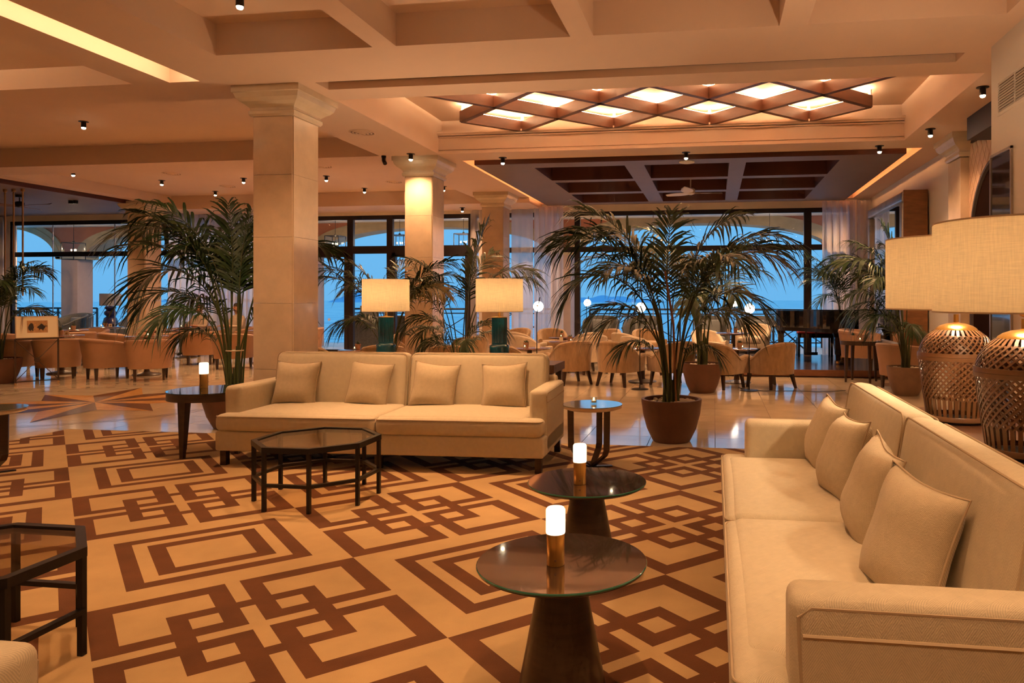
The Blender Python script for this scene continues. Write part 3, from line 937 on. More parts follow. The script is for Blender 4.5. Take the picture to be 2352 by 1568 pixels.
# sea and islands
sea = MB().add([(-1500,24,-7),(1500,24,-7),(1500,3000,-7),(-1500,3000,-7)], [(0,1,2,3)]).build('sea', 'sea_water')
tag(sea, 'pale blue choppy sea beyond the terrace railing', 'sea', kind='stuff')
def island(label, x0, x1, y, prof, seed):
    rnd = random.Random(seed); mb = MB(); n_ = 40; vs_ = []
    for i in range(n_+1):
        u = i/n_
        k = u*(len(prof)-1); a = int(min(k, len(prof)-2)); h = prof[a]*(1-(k-a)) + prof[a+1]*(k-a)
        h = h*0.5*(1+rnd.uniform(-.05, .05))+1
        x = x0+(x1-x0)*u
        vs_ += [(x, y, -8), (x, y+30, -8+h), (x, y+120, -8)]
    mb.add(vs_, [(3*i, 3*i+3, 3*i+4, 3*i+1) for i in range(n_)] + [(3*i+1, 3*i+4, 3*i+5, 3*i+2) for i in range(n_)], 0, True)
    return tag(mb.build('island', 'island'), label, 'island')
island('hazy island on the sea horizon seen at the left of the big window', -330, -95, 1500, [0, 10, 22, 18, 30, 24, 26, 12, 16, 6, 0], 1)
island('hazy headland on the horizon seen through the middle glass doors', -840, -600, 1500, [10, 30, 44, 38, 40, 26, 12, 4, 0], 2)
island('hazy hill on the horizon behind the outdoor lamp at far left', -1290, -1080, 1500, [0, 12, 40, 66, 50, 30], 3)

# ================================================================ RUG
def build_rug():
    px_, py_ = 0.806, 0.788
    X0, Y0 = -1.845, 2.77
    x0, x1, y0, y1 = RUG
    bpA = [-1,-.84,-.53,-.4,-.2,-.055,.055,.2,.4,.53,.84,1]
    bpB = [-1,-.722,-.585,-.47,-.33,.33,.47,.585,.722,1]
    def colA(a, b):
        p, q = abs(a), abs(b)
        if .2 < p < .84 and .2 < q < .84 and not (p < .53 and q < .53): return 0
        if .2 < p < .4 and .2 < q < .4: return 0
        if (p < .055 and (q < .4 or q > .53)) or (q < .055 and (p < .4 or p > .53)): return 0
        return 1
    def colB(a, b):
        r = max(abs(a), abs(b))
        return 1 if (.585 < r < .722 or .33 < r < .47) else 0
    mb = MB(); zt = 0.012
    for i in range(-8, 8):
        for j in range(-7, 7):
            if (i + j) % 2: continue
            cx, cy = X0 + i*px_, Y0 + j*py_
            if cx < x0-px_ or cx > x1+px_ or cy < y0-py_ or cy > y1+py_: continue
            bp, fn = (bpA, colA) if j % 2 == 0 else (bpB, colB)
            for ia in range(len(bp)-1):
                for ib in range(len(bp)-1):
                    c = fn((bp[ia]+bp[ia+1])/2, (bp[ib]+bp[ib+1])/2)
                    vs_ = []
                    for (a, b) in ((bp[ia],bp[ib]),(bp[ia+1],bp[ib]),(bp[ia+1],bp[ib+1]),(bp[ia],bp[ib+1])):
                        s_, t_ = (a-b)/2, (a+b)/2
                        vs_.append((cx+s_*px_, cy+t_*py_, zt))
                    mb.add(vs_, [(0,1,2,3)], c)
    me = mb.mesh('patterned_rug', ['rug_cream', 'rug_brown'])
    bm = bmesh.new(); bm.from_mesh(me)
    bmesh.ops.remove_doubles(bm, verts=bm.verts, dist=1e-4)
    for co, no in (((x0,0,0),(-1,0,0)), ((x1,0,0),(1,0,0)), ((0,y0,0),(0,-1,0)), ((0,y1,0),(0,1,0))):
        bmesh.ops.bisect_plane(bm, geom=bm.verts[:]+bm.edges[:]+bm.faces[:], plane_co=co, plane_no=no, clear_outer=True)
    ed = [e for e in bm.edges if e.is_boundary]
    r_ = bmesh.ops.extrude_edge_only(bm, edges=ed)
    for v in r_['geom']:
        if isinstance(v, bmesh.types.BMVert): v.co.z = 0.001
    bmesh.ops.recalc_face_normals(bm, faces=bm.faces)
    bm.to_mesh(me); bm.free()
    return tag(link('patterned_rug', me), 'huge cream and brown rug with interlocking diamond squares', 'rug')
build_rug()
RZ = 0.013

# ================================================================ SOFAS
def rect_loop(w, d, r, z, n=5):
    pts = []
    for (sx_, sy_, a0) in ((1,1,0),(-1,1,90),(-1,-1,180),(1,-1,270)):
        for i in range(n+1):
            a = R(a0+90*i/n)
            pts.append((sx_*(w/2-r)+r*math.cos(a), sy_*(d/2-r)+r*math.sin(a), z))
    return pts
def make_sofa(label, loc, rz):
    L, D, A = 2.67, 0.92, 0.14
    t_ = thing('sofa', label, 'sofa', loc, rz, 'long cream sofas')
    MB().rbox((0, D/2-0.005, 0.20), (L, D-0.01, 0.16), 0.02).build('base', 'sofa_fabric', t_)
    for sx_ in (-1, 1):
        ap = MB().rbox((sx_*(L/2-A/2), 0.12+(D-0.12)/2, 0.375), (A, D-0.12, 0.50), 0.035).build('arm', 'sofa_fabric', t_)
        pp = MB()
        xx = sx_*(L/2-0.004); 
        pp.tube([(xx, 0.16, 0.13), (xx, 0.14, 0.575), (xx, 0.17, 0.597), (xx, D-0.04, 0.597)], 0.005, 6)
        pp.tube([(xx+sx_*0.003, 0.15, 0.53), (xx+sx_*0.003, D-0.03, 0.53)], 0.006, 6)
        pp.build('piping', 'piping', ap)
        cw = L/2 - 0.004
        # seat: T-cushion reaching in front of the arms
        sc = MB().rbox((sx_*cw/2, 0.06, 0.345), (cw-0.004, 0.16, 0.135), 0.045, crown=0.008)
        sc.rbox((sx_*(L/2-A)/2, 0.38, 0.350), (L/2-A-0.004, 0.74, 0.145), 0.045, crown=0.02)
        so = sc.build('seat_cushion', 'sofa_fabric', t_)
        MB().tube([(p[0]+sx_*cw/2, p[1]+0.06, p[2]) for p in rect_loop(cw-0.012, 0.15, 0.04, 0.398) if p[1] < 0.02], 0.004, 6).build('piping', 'piping', so)
        bw = L/2 - A*0.75
        bc = MB().rbox((0, 0, 0), (bw-0.01, 0.155, 0.50), 0.055, crown_f=0.02)
        bc.xf(Matrix.Translation((sx_*bw/2, 0.745, 0.612)) @ Matrix.Rotation(R(-9), 4, 'X'))
        bo = bc.build('back_cushion', 'sofa_fabric', t_)
        q = MB().tube([(p[0], -0.072, p[1]) for p in rect_loop(bw-0.03, 0.48, 0.05, 0)], 0.004, 6, closed=True)
        q.tube([(p[0], 0.070, p[1]) for p in rect_loop(bw-0.03, 0.48, 0.05, 0)], 0.004, 6, closed=True)
        q.xf(Matrix.Translation((sx_*bw/2, 0.745, 0.612)) @ Matrix.Rotation(R(-9), 4, 'X'))
        q.build('piping', 'piping', bo)
    MB().rbox((0, D-0.05, 0.42), (L-0.10, 0.08, 0.50), 0.03).build('back_frame', 'sofa_fabric', t_)
    for (lx, ly) in ((-L/2+0.05, 0.06), (L/2-0.05, 0.06), (-L/2+0.05, D-0.06), (L/2-0.05, D-0.06), (0, 0.08), (0, D-0.08)):
        MB().box(lx-0.025, lx+0.025, ly-0.025, ly+0.025, 0, 0.125).build('leg', 'dark_wood', t_)
    return t_
make_sofa('cream sofa facing us in front of the nearest stone column', (-2.61, 5.375, RZ), R(1.8))
make_sofa('cream sofa along the right side, nearest the camera, in front of the basket lamps', (0.06, 3.135, RZ), R(-90))
make_sofa('cream sofa barely showing one arm at the lower left corner', (-1.27, 0.02, RZ), R(90))

def make_pillow(label, loc, yaw, tilt, roll=0, s=0.44, seed=0, group=None):
    rnd = random.Random(seed); mb = MB(); n = 16
    k1, k2, k3 = rnd.uniform(0, 6), rnd.uniform(0, 6), rnd.uniform(0, 6)
    for sg in (1, -1):
        vs_ = []
        for j in range(n+1):
            for i in range(n+1):
                u, v = -1+2*i/n, -1+2*j/n
                th = max(0, (1-abs(u)**2.6)*(1-abs(v)**2.6))**0.55
                th *= 1 + 0.06*math.sin(4*u+k1) + 0.06*math.sin(5*v+k2)
                x = u*s/2*(1-0.09*(1-v*v)); z = v*s/2*(1-0.10*(1-u*u))
                vs_.append((x, sg*(0.085*th) + 0.01*math.sin(3*u+k3), z))
        fs_ = []
        for j in range(n):
            for i in range(n):
                q = (j*(n+1)+i, j*(n+1)+i+1, (j+1)*(n+1)+i+1, (j+1)*(n+1)+i)
                fs_.append(q if sg < 0 else q[::-1])
        mb.add(vs_, fs_, 0, True)
    me = mb.mesh('throw_pillow', 'pillow_fabric')
    bm = bmesh.new(); bm.from_mesh(me); bmesh.ops.remove_doubles(bm, verts=bm.verts, dist=1e-5); bm.to_mesh(me); bm.free()
    o = thing('throw_pillow', label, 'pillow', loc, 0, group)
    o.rotation_euler = (R(tilt), R(roll), R(yaw)); o.rotation_mode = 'XYZ'
    link('cover', me, o)
    sm = MB(); pts = []
    for (a, b2) in (((-1,-1),(1,-1)), ((1,-1),(1,1)), ((1,1),(-1,1)), ((-1,1),(-1,-1))):
        for i in range(8):
            u = a[0]+(b2[0]-a[0])*i/8; v = a[1]+(b2[1]-a[1])*i/8
            pts.append((u*s/2*(1-0.09*(1-v*v)), 0.01*math.sin(3*u+k3), v*s/2*(1-0.10*(1-u*u))))
    sm.tube(pts, 0.004, 6, closed=True); sm.build('seam', 'piping', o)
    return o
g = 'small cream pillows on the front sofa'
for i, (x, yaw, roll, lab) in enumerate(((-3.62, 4, 1, 'cream pillow leftmost on the front sofa, beside its left arm'), (-2.96, -2, 4, 'cream pillow second from the left on the front sofa, left of the cushion gap'), (-2.37, 3, 5, 'cream pillow third from the left on the front sofa, right of the cushion gap'), (-1.76, 0, -3, 'cream pillow rightmost on the front sofa, beside its right arm'))):
    make_pillow(lab, (x, 5.96+0.02*i, RZ+0.59), yaw, -16, roll, 0.40, i, g)
g = 'small cream pillows on the right sofa'
for i, (x, y, yaw, roll, lab) in enumerate(((0.60, 4.12, -82, 4, 'cream pillow farthest back on the right sofa'), (0.60, 3.56, -84, -3, 'cream pillow second from the back on the right sofa'), (0.60, 2.94, -88, 6, 'cream pillow third from the back on the right sofa'), (0.59, 2.38, -72, 4, 'cream pillow nearest the camera on the right sofa'))):
    make_pillow(lab, (x, y, RZ+0.59), yaw, -17, roll, 0.40, 10+i, g)

# ================================================================ LOW TABLES
def octagon_table(label, loc, rz=0):
    t_ = thing('octagonal_table', label, 'coffee table', loc, rz, 'octagonal glass coffee tables')
    Rr, h = 0.40, 0.405
    V_ = [(Rr*math.cos(R(22.5+45*k)), Rr*math.sin(R(22.5+45*k))) for k in range(8)]
    fr = MB()
    vs_ = []
    for k in range(8):
        for (s_, z) in ((1.03, h-0.035), (1.03, h), (0.94, h), (0.94, h-0.035)): vs_.append((V_[k][0]*s_, V_[k][1]*s_, z))
    fr.add(vs_, [(4*k+j, 4*((k+1)%8)+j, 4*((k+1)%8)+(j+1)%4, 4*k+(j+1)%4) for k in range(8) for j in range(4)])
    fr.build('top_frame', 'black_metal', t_)
    MB().prism([(x*0.95, y*0.95) for x, y in V_], h-0.014, h-0.006).build('glass_top', 'smoke_glass', t_)
    st = MB(); vs_ = []
    for k in range(8):
        for (s_, z) in ((1.02, 0.155), (1.02, 0.175), (0.95, 0.175), (0.95, 0.155)): vs_.append((V_[k][0]*s_, V_[k][1]*s_, z))
    st.add(vs_, [(4*k+j, 4*((k+1)%8)+j, 4*((k+1)%8)+(j+1)%4, 4*k+(j+1)%4) for k in range(8) for j in range(4)])
    st.build('stretcher_ring', 'black_metal', t_)
    for (x, y) in V_:
        MB().bar((x*0.985, y*0.985, 0), (x*0.985, y*0.985, h-0.03), 0.022).build('leg', 'black_metal', t_)
octagon_table('eight-sided black metal coffee table with glass top before the front sofa', (-2.64, 4.60, RZ))
octagon_table('eight-sided black metal coffee table with glass top cut by the left edge', (-2.71, 2.285, RZ), 0)

def cone_table(label, loc):
    t_ = thing('pedestal_table', label, 'coffee table', loc, 0, 'round cone-based coffee tables')
    MB().lathe([(0.0,0.0),(0.150,0.0),(0.152,0.006),(0.078,0.39),(0.074,0.405),(0.0,0.405)], 40).build('cone_base', 'dark_wood', t_)
    MB().lathe([(0.0,0.400),(0.16,0.402),(0.262,0.425),(0.284,0.436),(0.284,0.440),(0.0,0.440)], 64).build('table_top', 'dark_wood', t_)
    gl = MB().lathe([(0.0,0.4405),(0.2865,0.4405),(0.2875,0.4445),(0.2855,0.449),(0.0,0.449)], 72)
    go = gl.build('glass_disc', 'table_black_glass', t_)
    MB().lathe([(0.2868,0.441),(0.2882,0.443),(0.2882,0.4465),(0.2862,0.4485)], 72).build('glass_rim', 'glass_edge', go)
    return t_
cone_table('round dark pedestal table with black glass top, nearest the camera', (-0.51, 2.44, RZ))
cone_table('round dark pedestal table with black glass top, second one, behind the nearest', (-0.612, 3.52, RZ))

def table_lamp_small(label, loc, s=1.0, power=4):
    t_ = thing('onyx_table_lamp', label, 'lamp', loc, 0, 'cordless onyx table lamps')
    MB().lathe([(0,0),(0.029*s,0),(0.030*s,0.002),(0.030*s,0.103*s),(0.029*s,0.105*s),(0,0.105*s)], 28).build('brass_base', 'brass', t_)
    k = MB().cyl((0,0,0), 0.004*s, 0.003*s, 12); k.xf(Matrix.Translation((0.006*s,-0.030*s,0.022*s)) @ Matrix.Rotation(R(90), 4, 'X')); k.build('switch', 'bronze', t_)
    MB().lathe([(0,0.105*s),(0.0315*s,0.105*s),(0.0325*s,0.109*s),(0.0325*s,0.183*s),(0.028*s,0.190*s),(0,0.190*s)], 28).build('onyx_shade', 'glow_onyx', t_)
    return t_
table_lamp_small('glowing onyx lamp on brass base standing on the nearest round table', (-0.5235, 2.398, RZ+0.4495), 1.0)
table_lamp_small('glowing onyx lamp on brass base standing on the second round table', (-0.636, 3.457, RZ+0.4495), 1.0)

# round black side table left of the sofa
t_ = thing('side_table', 'round black side table with glass top between the sofa and the tall left palm', 'side table', (-4.35, 5.83, RZ))
MB().lathe([(0,0.47),(0.335,0.47),(0.335,0.535),(0.0,0.535)], 48).build('apron', 'dark_wood', t_)
MB().lathe([(0,0.5355),(0.338,0.5355),(0.338,0.543),(0,0.543)], 56).build('glass_top', 'table_green_glass', t_)
for k in range(4):
    a = R(262 + 90*k); c_, s_ = math.cos(a), math.sin(a)
    MB().taper(c_*0.29, s_*0.29, 0, c_*0.275, s_*0.275, 0.475, 0.032, 0.07).build('leg', 'dark_wood', t_)
table_lamp_small('glowing onyx lamp on brass base standing on the black side table at left', (-4.48, 5.92, RZ+0.5435), 1.18)

def y_table(label, loc, rz):
    t_ = thing('end_table', label, 'side table', loc, rz, 'cream-rimmed end tables')
    MB().lathe([(0,0.462),(0.20,0.462),(0.232,0.472),(0.232,0.492),(0,0.492)], 48).build('rim', 'cream_rim', t_)
    MB().lathe([(0,0.4925),(0.237,0.4925),(0.237,0.500),(0,0.500)], 56).build('glass_top', 'table_beige_glass', t_)
    for k in range(3):
        a = R(200 + 120*k); c_, s_ = math.cos(a), math.sin(a)
        mb = MB()
        pts = [(c_*0.175, s_*0.175, 0.465), (c_*0.17, s_*0.17, 0.16), (c_*0.15, s_*0.15, 0.115), (c_*0.01, s_*0.01, 0.012)]
        for i in range(3): mb.bar(pts[i], pts[i+1], 0.048, 0.016)
        mb.build('leg', 'bronze' if False else 'dark_wood', t_)
        MB().add([(c_*0.0-s_*0.02, s_*0.0+c_*0.02, 0.001),(c_*0.0+s_*0.02, s_*0.0-c_*0.02,0.001),(-c_*0.16+s_*0.02,-s_*0.16-c_*0.02,0.001),(-c_*0.16-s_*0.02,-s_*0.16+c_*0.02,0.001),(-s_*0.02,c_*0.02,0.01),(s_*0.02,-c_*0.02,0.01),(-c_*0.16+s_*0.02,-s_*0.16-c_*0.02,0.008),(-c_*0.16-s_*0.02,-s_*0.16+c_*0.02,0.008)], [(3,2,1,0),(4,5,6,7),(0,1,5,4),(1,2,6,5),(2,3,7,6),(3,0,4,7)]).build('foot_plate', 'black_metal', t_)
    return t_
y_table('small round end table with cream rim and bent legs, right of the front sofa', (-0.955, 5.74, RZ), R(0))
y_table('small round end table with cream rim cut by the left edge', (-5.47, 4.85, RZ), R(30))
def tealight(label, loc, s=1.0, group='tealights in glass holders'):
    t_ = thing('tealight_holder', label, 'candle', loc, 0, group)
    MB().lathe([(0,0.002),(0.022*s,0.002),(0.024*s,0.045*s),(0.021*s,0.045*s),(0.019*s,0.008*s),(0,0.008*s)], 16).build('glass_cup', 'clear_glass', t_)
    MB().cyl((0,0,0.009*s), 0.017*s, 0.014*s, 12).build('wax', 'wax', t_)
    MB().sphere((0,0,0.033*s), 0.006*s, 8, 6, sc=(1,1,1.7)).build('flame', 'glow_flame', t_)
    return t_
tealight('lit tealight in glass on the cream-rimmed end table', (-0.945, 5.75, RZ+0.501), 1.15)

# ================================================================ LAMPS
def teal_lamp(label, loc):
    t_ = thing('ceramic_table_lamp', label, 'lamp', loc, 0, 'teal ceramic lamps behind the front sofa')
    b_ = MB()
    prof = [(0.0,0.0),(0.10,0.0),(0.105,0.012),(0.10,0.03),(0.075,0.04),(0.072,0.06),(0.098,0.075),(0.10,0.085),(0.10,0.155),(0.097,0.168),(0.080,0.182),(0.079,0.20)]
    b_.lathe(prof, 40)
    n = 40; vs_ = []
    for z in (0.20, 0.27, 0.34, 0.41, 0.452):
        for i in range(2*n):
            rr = 0.078 - (0.004 if i % 4 in (2, 3) else 0)
            vs_.append((rr*math.cos(PI*i/n), rr*math.sin(PI*i/n), z))
    b_.add(vs_, [(j*2*n+i, j*2*n+(i+1)%(2*n), (j+1)*2*n+(i+1)%(2*n), (j+1)*2*n+i) for j in range(4) for i in range(2*n)], 0, False)
    b_.build('fluted_base', 'teal', t_)
    MB().lathe([(0,0.452),(0.080,0.452),(0.080,0.460),(0.016,0.464),(0.014,0.54),(0,0.54)], 32).build('brass_cap', 'brass', t_)
    MB().lathe([(0.238,0.512),(0.240,0.512),(0.238,0.846),(0.236,0.846),(0.236,0.512)], 64, closed=True).build('drum_shade', 'linen_shade', t_)
    MB().lathe([(0.2375,0.512),(0.2405,0.511),(0.2405,0.516),(0.2375,0.516)], 64, closed=True).build('shade_hem', 'cream_rim', t_)
    MB().sphere((0,0,0.66), 0.035, 12, 8).build('bulb', 'glow_bulb', t_)
    point((0, 0, 0.70), 42, t_, 0.05, WARM2)
    return t_
co = thing('console_table', 'long thick-topped wooden console behind the front sofa carrying the teal lamps', 'console', (-2.86, 7.24, 0))
MB().box(-1.32, 1.32, -0.26, 0.26, 0.62, 0.70).build('top', 'walnut', co)
for (lx, ly) in ((-1.27, -0.2), (1.27, -0.2), (-1.27, 0.2), (1.27, 0.2)):
    MB().box(lx-0.03, lx+0.03, ly-0.03, ly+0.03, 0, 0.62).build('leg', 'dark_wood', co)
teal_lamp('teal ceramic lamp with cream drum shade, left one behind the front sofa', (-3.39, 7.24, 0.701))
teal_lamp('teal ceramic lamp with cream drum shade, right one behind the front sofa', (-2.165, 7.24, 0.701))

def basket_lamp(label, loc, cord_ang):
    t_ = thing('woven_basket_lamp', label, 'lamp', loc, 0, 'big woven bamboo lamps')
    prof = [(0.155,0.02),(0.158,0.04),(0.168,0.12),(0.182,0.22),(0.192,0.30),(0.196,0.36),(0.193,0.40),(0.180,0.44),(0.155,0.48),(0.115,0.512),(0.075,0.53)]
    def rad(z):
        for k in range(len(prof)-1):
            if prof[k][1] <= z <= prof[k+1][1]:
                f = (z-prof[k][1])/(prof[k+1][1]-prof[k][1]); f = f*f*(3-2*f) if False else f
                return prof[k][0]*(1-f)+prof[k+1][0]*f
        return prof[-1][0] if z > 0.5 else prof[0][0]
    def ribbon(mb, z0, z1, a0, a1, wd, n, off):
        vs_ = []
        for i in range(n+1):
            f = i/n; z = z0+(z1-z0)*f; a = a0+(a1-a0)*f
            da = wd/2/rad(z)*(0.75 + 0.25*rad(z)/0.196)
            if abs(a1-a0) < 1e-6: pass
            for (s_, o_) in ((-1, off), (1, off), (1, off-0.003), (-1, off-0.003)):
                r_ = rad(z)+o_
                vs_.append((r_*math.cos(a+s_*da), r_*math.sin(a+s_*da), z))
        mb.add(vs_, [(4*i+k, 4*i+(k+1)%4, 4*i+4+(k+1)%4, 4*i+4+k) for i in range(n) for k in range(4)])
    n = 34
    lo = MB()
    for k in range(n):
        a = 2*PI*k/n
        ribbon(lo, 0.125, 0.352, a, a+1.25, 0.0125, 12, 0.0015)
        ribbon(lo, 0.125, 0.352, a, a-1.25, 0.0125, 12, -0.0015)
    lo.build('lower_weave', 'bamboo', t_)
    up = MB()
    for k in range(n):
        a = 2*PI*k/n
        ribbon(up, 0.378, 0.485, a, a+0.62, 0.0120, 8, 0.0015)
        ribbon(up, 0.378, 0.485, a, a-0.62, 0.0120, 8, -0.0015)
    up.build('upper_weave', 'bamboo', t_)
    vt = MB(); vt2 = MB()
    for k in range(n):
        ribbon(vt, 0.02, 0.13, 2*PI*k/n, 2*PI*k/n, 0.019, 3, 0)
        ribbon(vt2, 0.48, 0.522, 2*PI*k/n+0.05, 2*PI*k/n+0.05, 0.016, 3, 0)
    vt.build('lower_slats', 'bamboo', t_); vt2.build('upper_slats', 'bamboo', t_)
    MB().lathe([(0.194,0.345),(0.2015,0.345),(0.2030,0.364),(0.2015,0.366),(0.2035,0.368),(0.2020,0.388),(0.194,0.388)], 56).build('middle_band', 'bamboo', t_)
    MB().lathe([(0,0.0),(0.150,0.0),(0.152,0.012),(0.0,0.012)], 40).build('foot', 'black_metal', t_)
    MB().lathe([(0.150,0.014),(0.166,0.014),(0.168,0.032),(0.164,0.040),(0.150,0.040)], 48).build('bottom_band', 'bamboo', t_)
    MB().lathe([(0.110,0.514),(0.105,0.522),(0.085,0.536),(0.05,0.548),(0.02,0.552),(0.014,0.556),(0.014,0.60),(0.0,0.60)], 40).build('brass_dome', 'brass', t_)
    MB().sphere((0,0,0.632), 0.026, 14, 8).build('socket', 'bronze', t_)
    MB().lathe([(0.368,0.628),(0.371,0.628),(0.371,1.020),(0.368,1.020)], 96, closed=True).build('drum_shade', 'linen_shade', t_)
    for z in (0.628, 1.020): MB().lathe([(0.3675,z-0.003),(0.3725,z-0.003),(0.3725,z+0.004),(0.3675,z+0.004)], 96, closed=True).build('shade_hem', 'cream_rim', t_)
    MB().sphere((0,0,0.78), 0.04, 12, 8).build('bulb', 'glow_bulb', t_)
    c_ = MB(); a = cord_ang
    c_.tube([(0.15*math.cos(a), 0.15*math.sin(a), 0.03), (0.19*math.cos(a), 0.19*math.sin(a), 0.02), (0.27*math.cos(a+.2), 0.27*math.sin(a+.2), 0.006)], 0.003, 6); c_.build('cord', 'cane', t_)
    point((0, 0, 0.82), 68, t_, 0.06, WARM2)
    return t_
ct = thing('sofa_table', 'low dark wooden table behind the right sofa carrying the basket lamps', 'console', (1.36, 3.15, 0))
MB().box(-0.36, 0.36, -1.75, 1.75, 0.60, 0.66).build('top', 'walnut', ct)
for (lx, ly) in ((-0.3, -1.65), (0.3, -1.65), (-0.3, 1.65), (0.3, 1.65)):
    MB().box(lx-0.035, lx+0.035, ly-0.035, ly+0.035, 0, 0.60).build('leg', 'dark_wood', ct)
basket_lamp('big woven bamboo lamp with linen drum shade, nearer the camera at right edge', (1.345, 3.44, 0.661), R(215))
basket_lamp('big woven bamboo lamp with linen drum shade, farther one left of the nearest lamp', (1.345, 4.36, 0.661), R(205))

def globe_lamp(label, loc, h=1.20, dx=0.0):
    t_ = thing('globe_floor_lamp', label, 'floor lamp', loc, 0, 'slim globe floor lamps')
    MB().lathe([(0,0),(0.13,0),(0.13,0.008),(0.02,0.012),(0,0.012)], 32).build('base', 'black_metal', t_)
    MB().tube([(0,0,0.01),(0,0,h-0.10),(0.045,0,h+0.13)], 0.007, 8).build('pole', 'black_metal', t_)
    MB().sphere((0.01,0.05,h), 0.073, 24, 14).build('globe', 'glow_globe', t_)
    k = MB().sphere((0.015,-0.025,h+0.01), 0.012, 10, 6); k.build('knob', 'bronze', t_)
    return t_
globe_lamp('slim black floor lamp with glowing globe, left of the big palm by the curtain', (-2.50, 10.2, 0), 1.235)
globe_lamp('slim black floor lamp with glowing globe, between the front right tan armchairs', (0.51, 10.93, 0), 1.20)
globe_lamp('slim black floor lamp with glowing globe partly hidden by the big palm fronds', (-1.09, 10.85, 0), 1.215)
globe_lamp('slim floor lamp with glowing globe near the window, left of the big palm', (-2.55, 14.6, 0), 1.26)
globe_lamp('slim floor lamp with glowing globe near the window, just right of the big palm', (0.39, 14.6, 0), 1.25)

# ---- ceiling spotlights
def downlight(label, x, y, z, power=SPOT_W, aim=None, size=R(100), tilt=0):
    t_ = thing('ceiling_spotlight', label, 'spotlight', (x, y, z), 0, 'small black ceiling spotlights')
    MB().lathe([(0,0),(0.062,0),(0.062,-0.006),(0.040,-0.008),(0,-0.008)], 24).build('flange', 'black_metal', t_)
    MB().lathe([(0.030,-0.006),(0.032,-0.085),(0.028,-0.085),(0.026,-0.055)], 20).build('barrel', 'black_metal', t_)
    MB().lathe([(0.027,-0.080),(0.027,-0.092),(0.020,-0.104),(0.0,-0.110)], 16).build('lens', 'glow_bulb', t_)
    spot((0,0,-0.118), power, t_, size, 0.8, 0.025)
    return t_
DL = [
 (-4.485, 10.42, H, 'small black ceiling spotlight at the capital of the column behind the left teal lamp', 1.0),
 (-3.21, 10.91, H, 'small black ceiling spotlight at the near left corner of the coffered dark ceiling', 1.0),
 (-0.41, 10.91, H, 'small black ceiling spotlight centred below the wooden lattice, in front of the dark ceiling', 1.0),
 (2.32, 10.84, H, 'small black ceiling spotlight at the near right corner of the coffered dark ceiling', 1.0),
 (2.73, 9.85, H, 'small black ceiling spotlight at right above the stone pilaster', 0.45),
 (2.72, 7.98, H, 'largest black ceiling spotlight at right beside the lattice tray', 0.7),
 (-8.70, 9.06, 3.815, 'small black ceiling spotlight alone in the wide recess at upper left', 1.6),
 (-11.73, 11.99, 3.71, 'leftmost black ceiling spotlight, just below the beam at far left', 1.0),
 (-10.93, 13.22, 3.71, 'black ceiling spotlight above the tall left palm, left of its top fronds', 1.0),
 (-9.14, 13.21, 3.71, 'black ceiling spotlight just left of the nearest column', 1.0),
 (-7.40, 13.21, 3.71, 'black ceiling spotlight just right of the nearest column', 1.0),
 (-7.41, 14.79, 3.71, 'black ceiling spotlight above the middle glass doors', 1.0),
 (-10.87, 14.73, 3.71, 'black ceiling spotlight right behind the top of the tall left palm', 1.0),
 (-5.64, 14.80, 3.71, 'black ceiling spotlight between the two far columns', 1.0),
 (-5.62, 15.9, 3.40, 'black ceiling spotlight just above the window head between the two far columns', 0.7),
 (-3.79, 5.43, 3.79, 'ceiling spotlight glaring at the very top of the picture in a plaster coffer', 1.7),
]
for (x, y, z, lab, k) in DL:
    downlight(lab, x, y, z, SPOT_W*k*((1.75 if x < -5 and y > 11 else 1.9) if y > 7 else 1.7), size=R(120))
# the same fittings in the other coffers over the rug
ROWN = {5.35: 'far', 5.2: 'far', 3.46: 'middle', 1.74: 'near', 4.0: 'far', 2.0: 'near'}
COLN = {-3.6: 'leftmost', -1.93: 'second', -0.23: 'third', 1.45: 'rightmost', -6.6: 'tray'}
for (x, y, k) in ((-1.93, 5.35, 2.2), (-0.23, 5.2, 0.45), (1.45, 5.2, 0.7), (-3.6, 3.46, 0.75), (-1.93, 3.46, 1.0), (-0.23, 3.46, 0.95), (1.45, 3.46, 0.45), (-3.6, 1.74, 0.35), (-1.93, 1.74, 0.55), (-0.23, 1.74, 0.9), (1.45, 1.74, 0.85), (-6.6, 4.0, 0.4), (-6.6, 2.0, 0.4)):
    downlight('ceiling spotlight above the frame, %s row, %s coffer over the rug' % (ROWN[y], COLN[x]), x, y, 3.79 if x > -5 else 3.72, SPOT_W*1.75*k, size=R(58))
for (x, y, k) in ((-3.6, 0.02, 'leftmost'), (-1.93, 0.02, 'second'), (-0.23, 0.02, 'third'), (1.45, 0.02, 'rightmost')):  # unseen fill spots, added to brighten the sides facing the camera
    downlight('added unseen fill spotlight above and behind the camera, %s coffer of its row' % k, x, y, 3.79, SPOT_W*0.85, size=R(125))
for (x, y, k) in ((-2.13, 13.69, 'left'), (1.19, 13.69, 'right'), (-2.13, 15.24, 'far left'), (1.19, 15.24, 'far right'), (-0.43, 15.24, 'far middle')):  # hidden spots added to brighten the far seating under the dark ceiling
    downlight('added unseen fill spotlight up inside the %s recess of the coffered dark ceiling' % k, x, y, 3.709, SPOT_W*1.7, size=R(115))
# twin spots on the far left dark panel
t_ = thing('twin_spotlight', 'twin black spotlight on the flat dark ceiling at far left', 'spotlight', (-12.98 - 0.0, 14.0, 3.45))
t_.location = (-13.6, 13.9, 3.449)
for sx_ in (-0.06, 0.06):
    o = MB().lathe([(0.0,0.0),(0.045,0.0),(0.045,-0.07),(0.035,-0.07),(0.03,-0.05)], 20, (sx_,0,0)).build('barrel', 'black_metal', t_)
    MB().lathe([(0,-0.062),(0.034,-0.062)], 16, (sx_,0,0)).build('lens', 'glow_bulb', o)
spot((0,0,-0.09), SPOT_W, t_, R(100), 0.7)
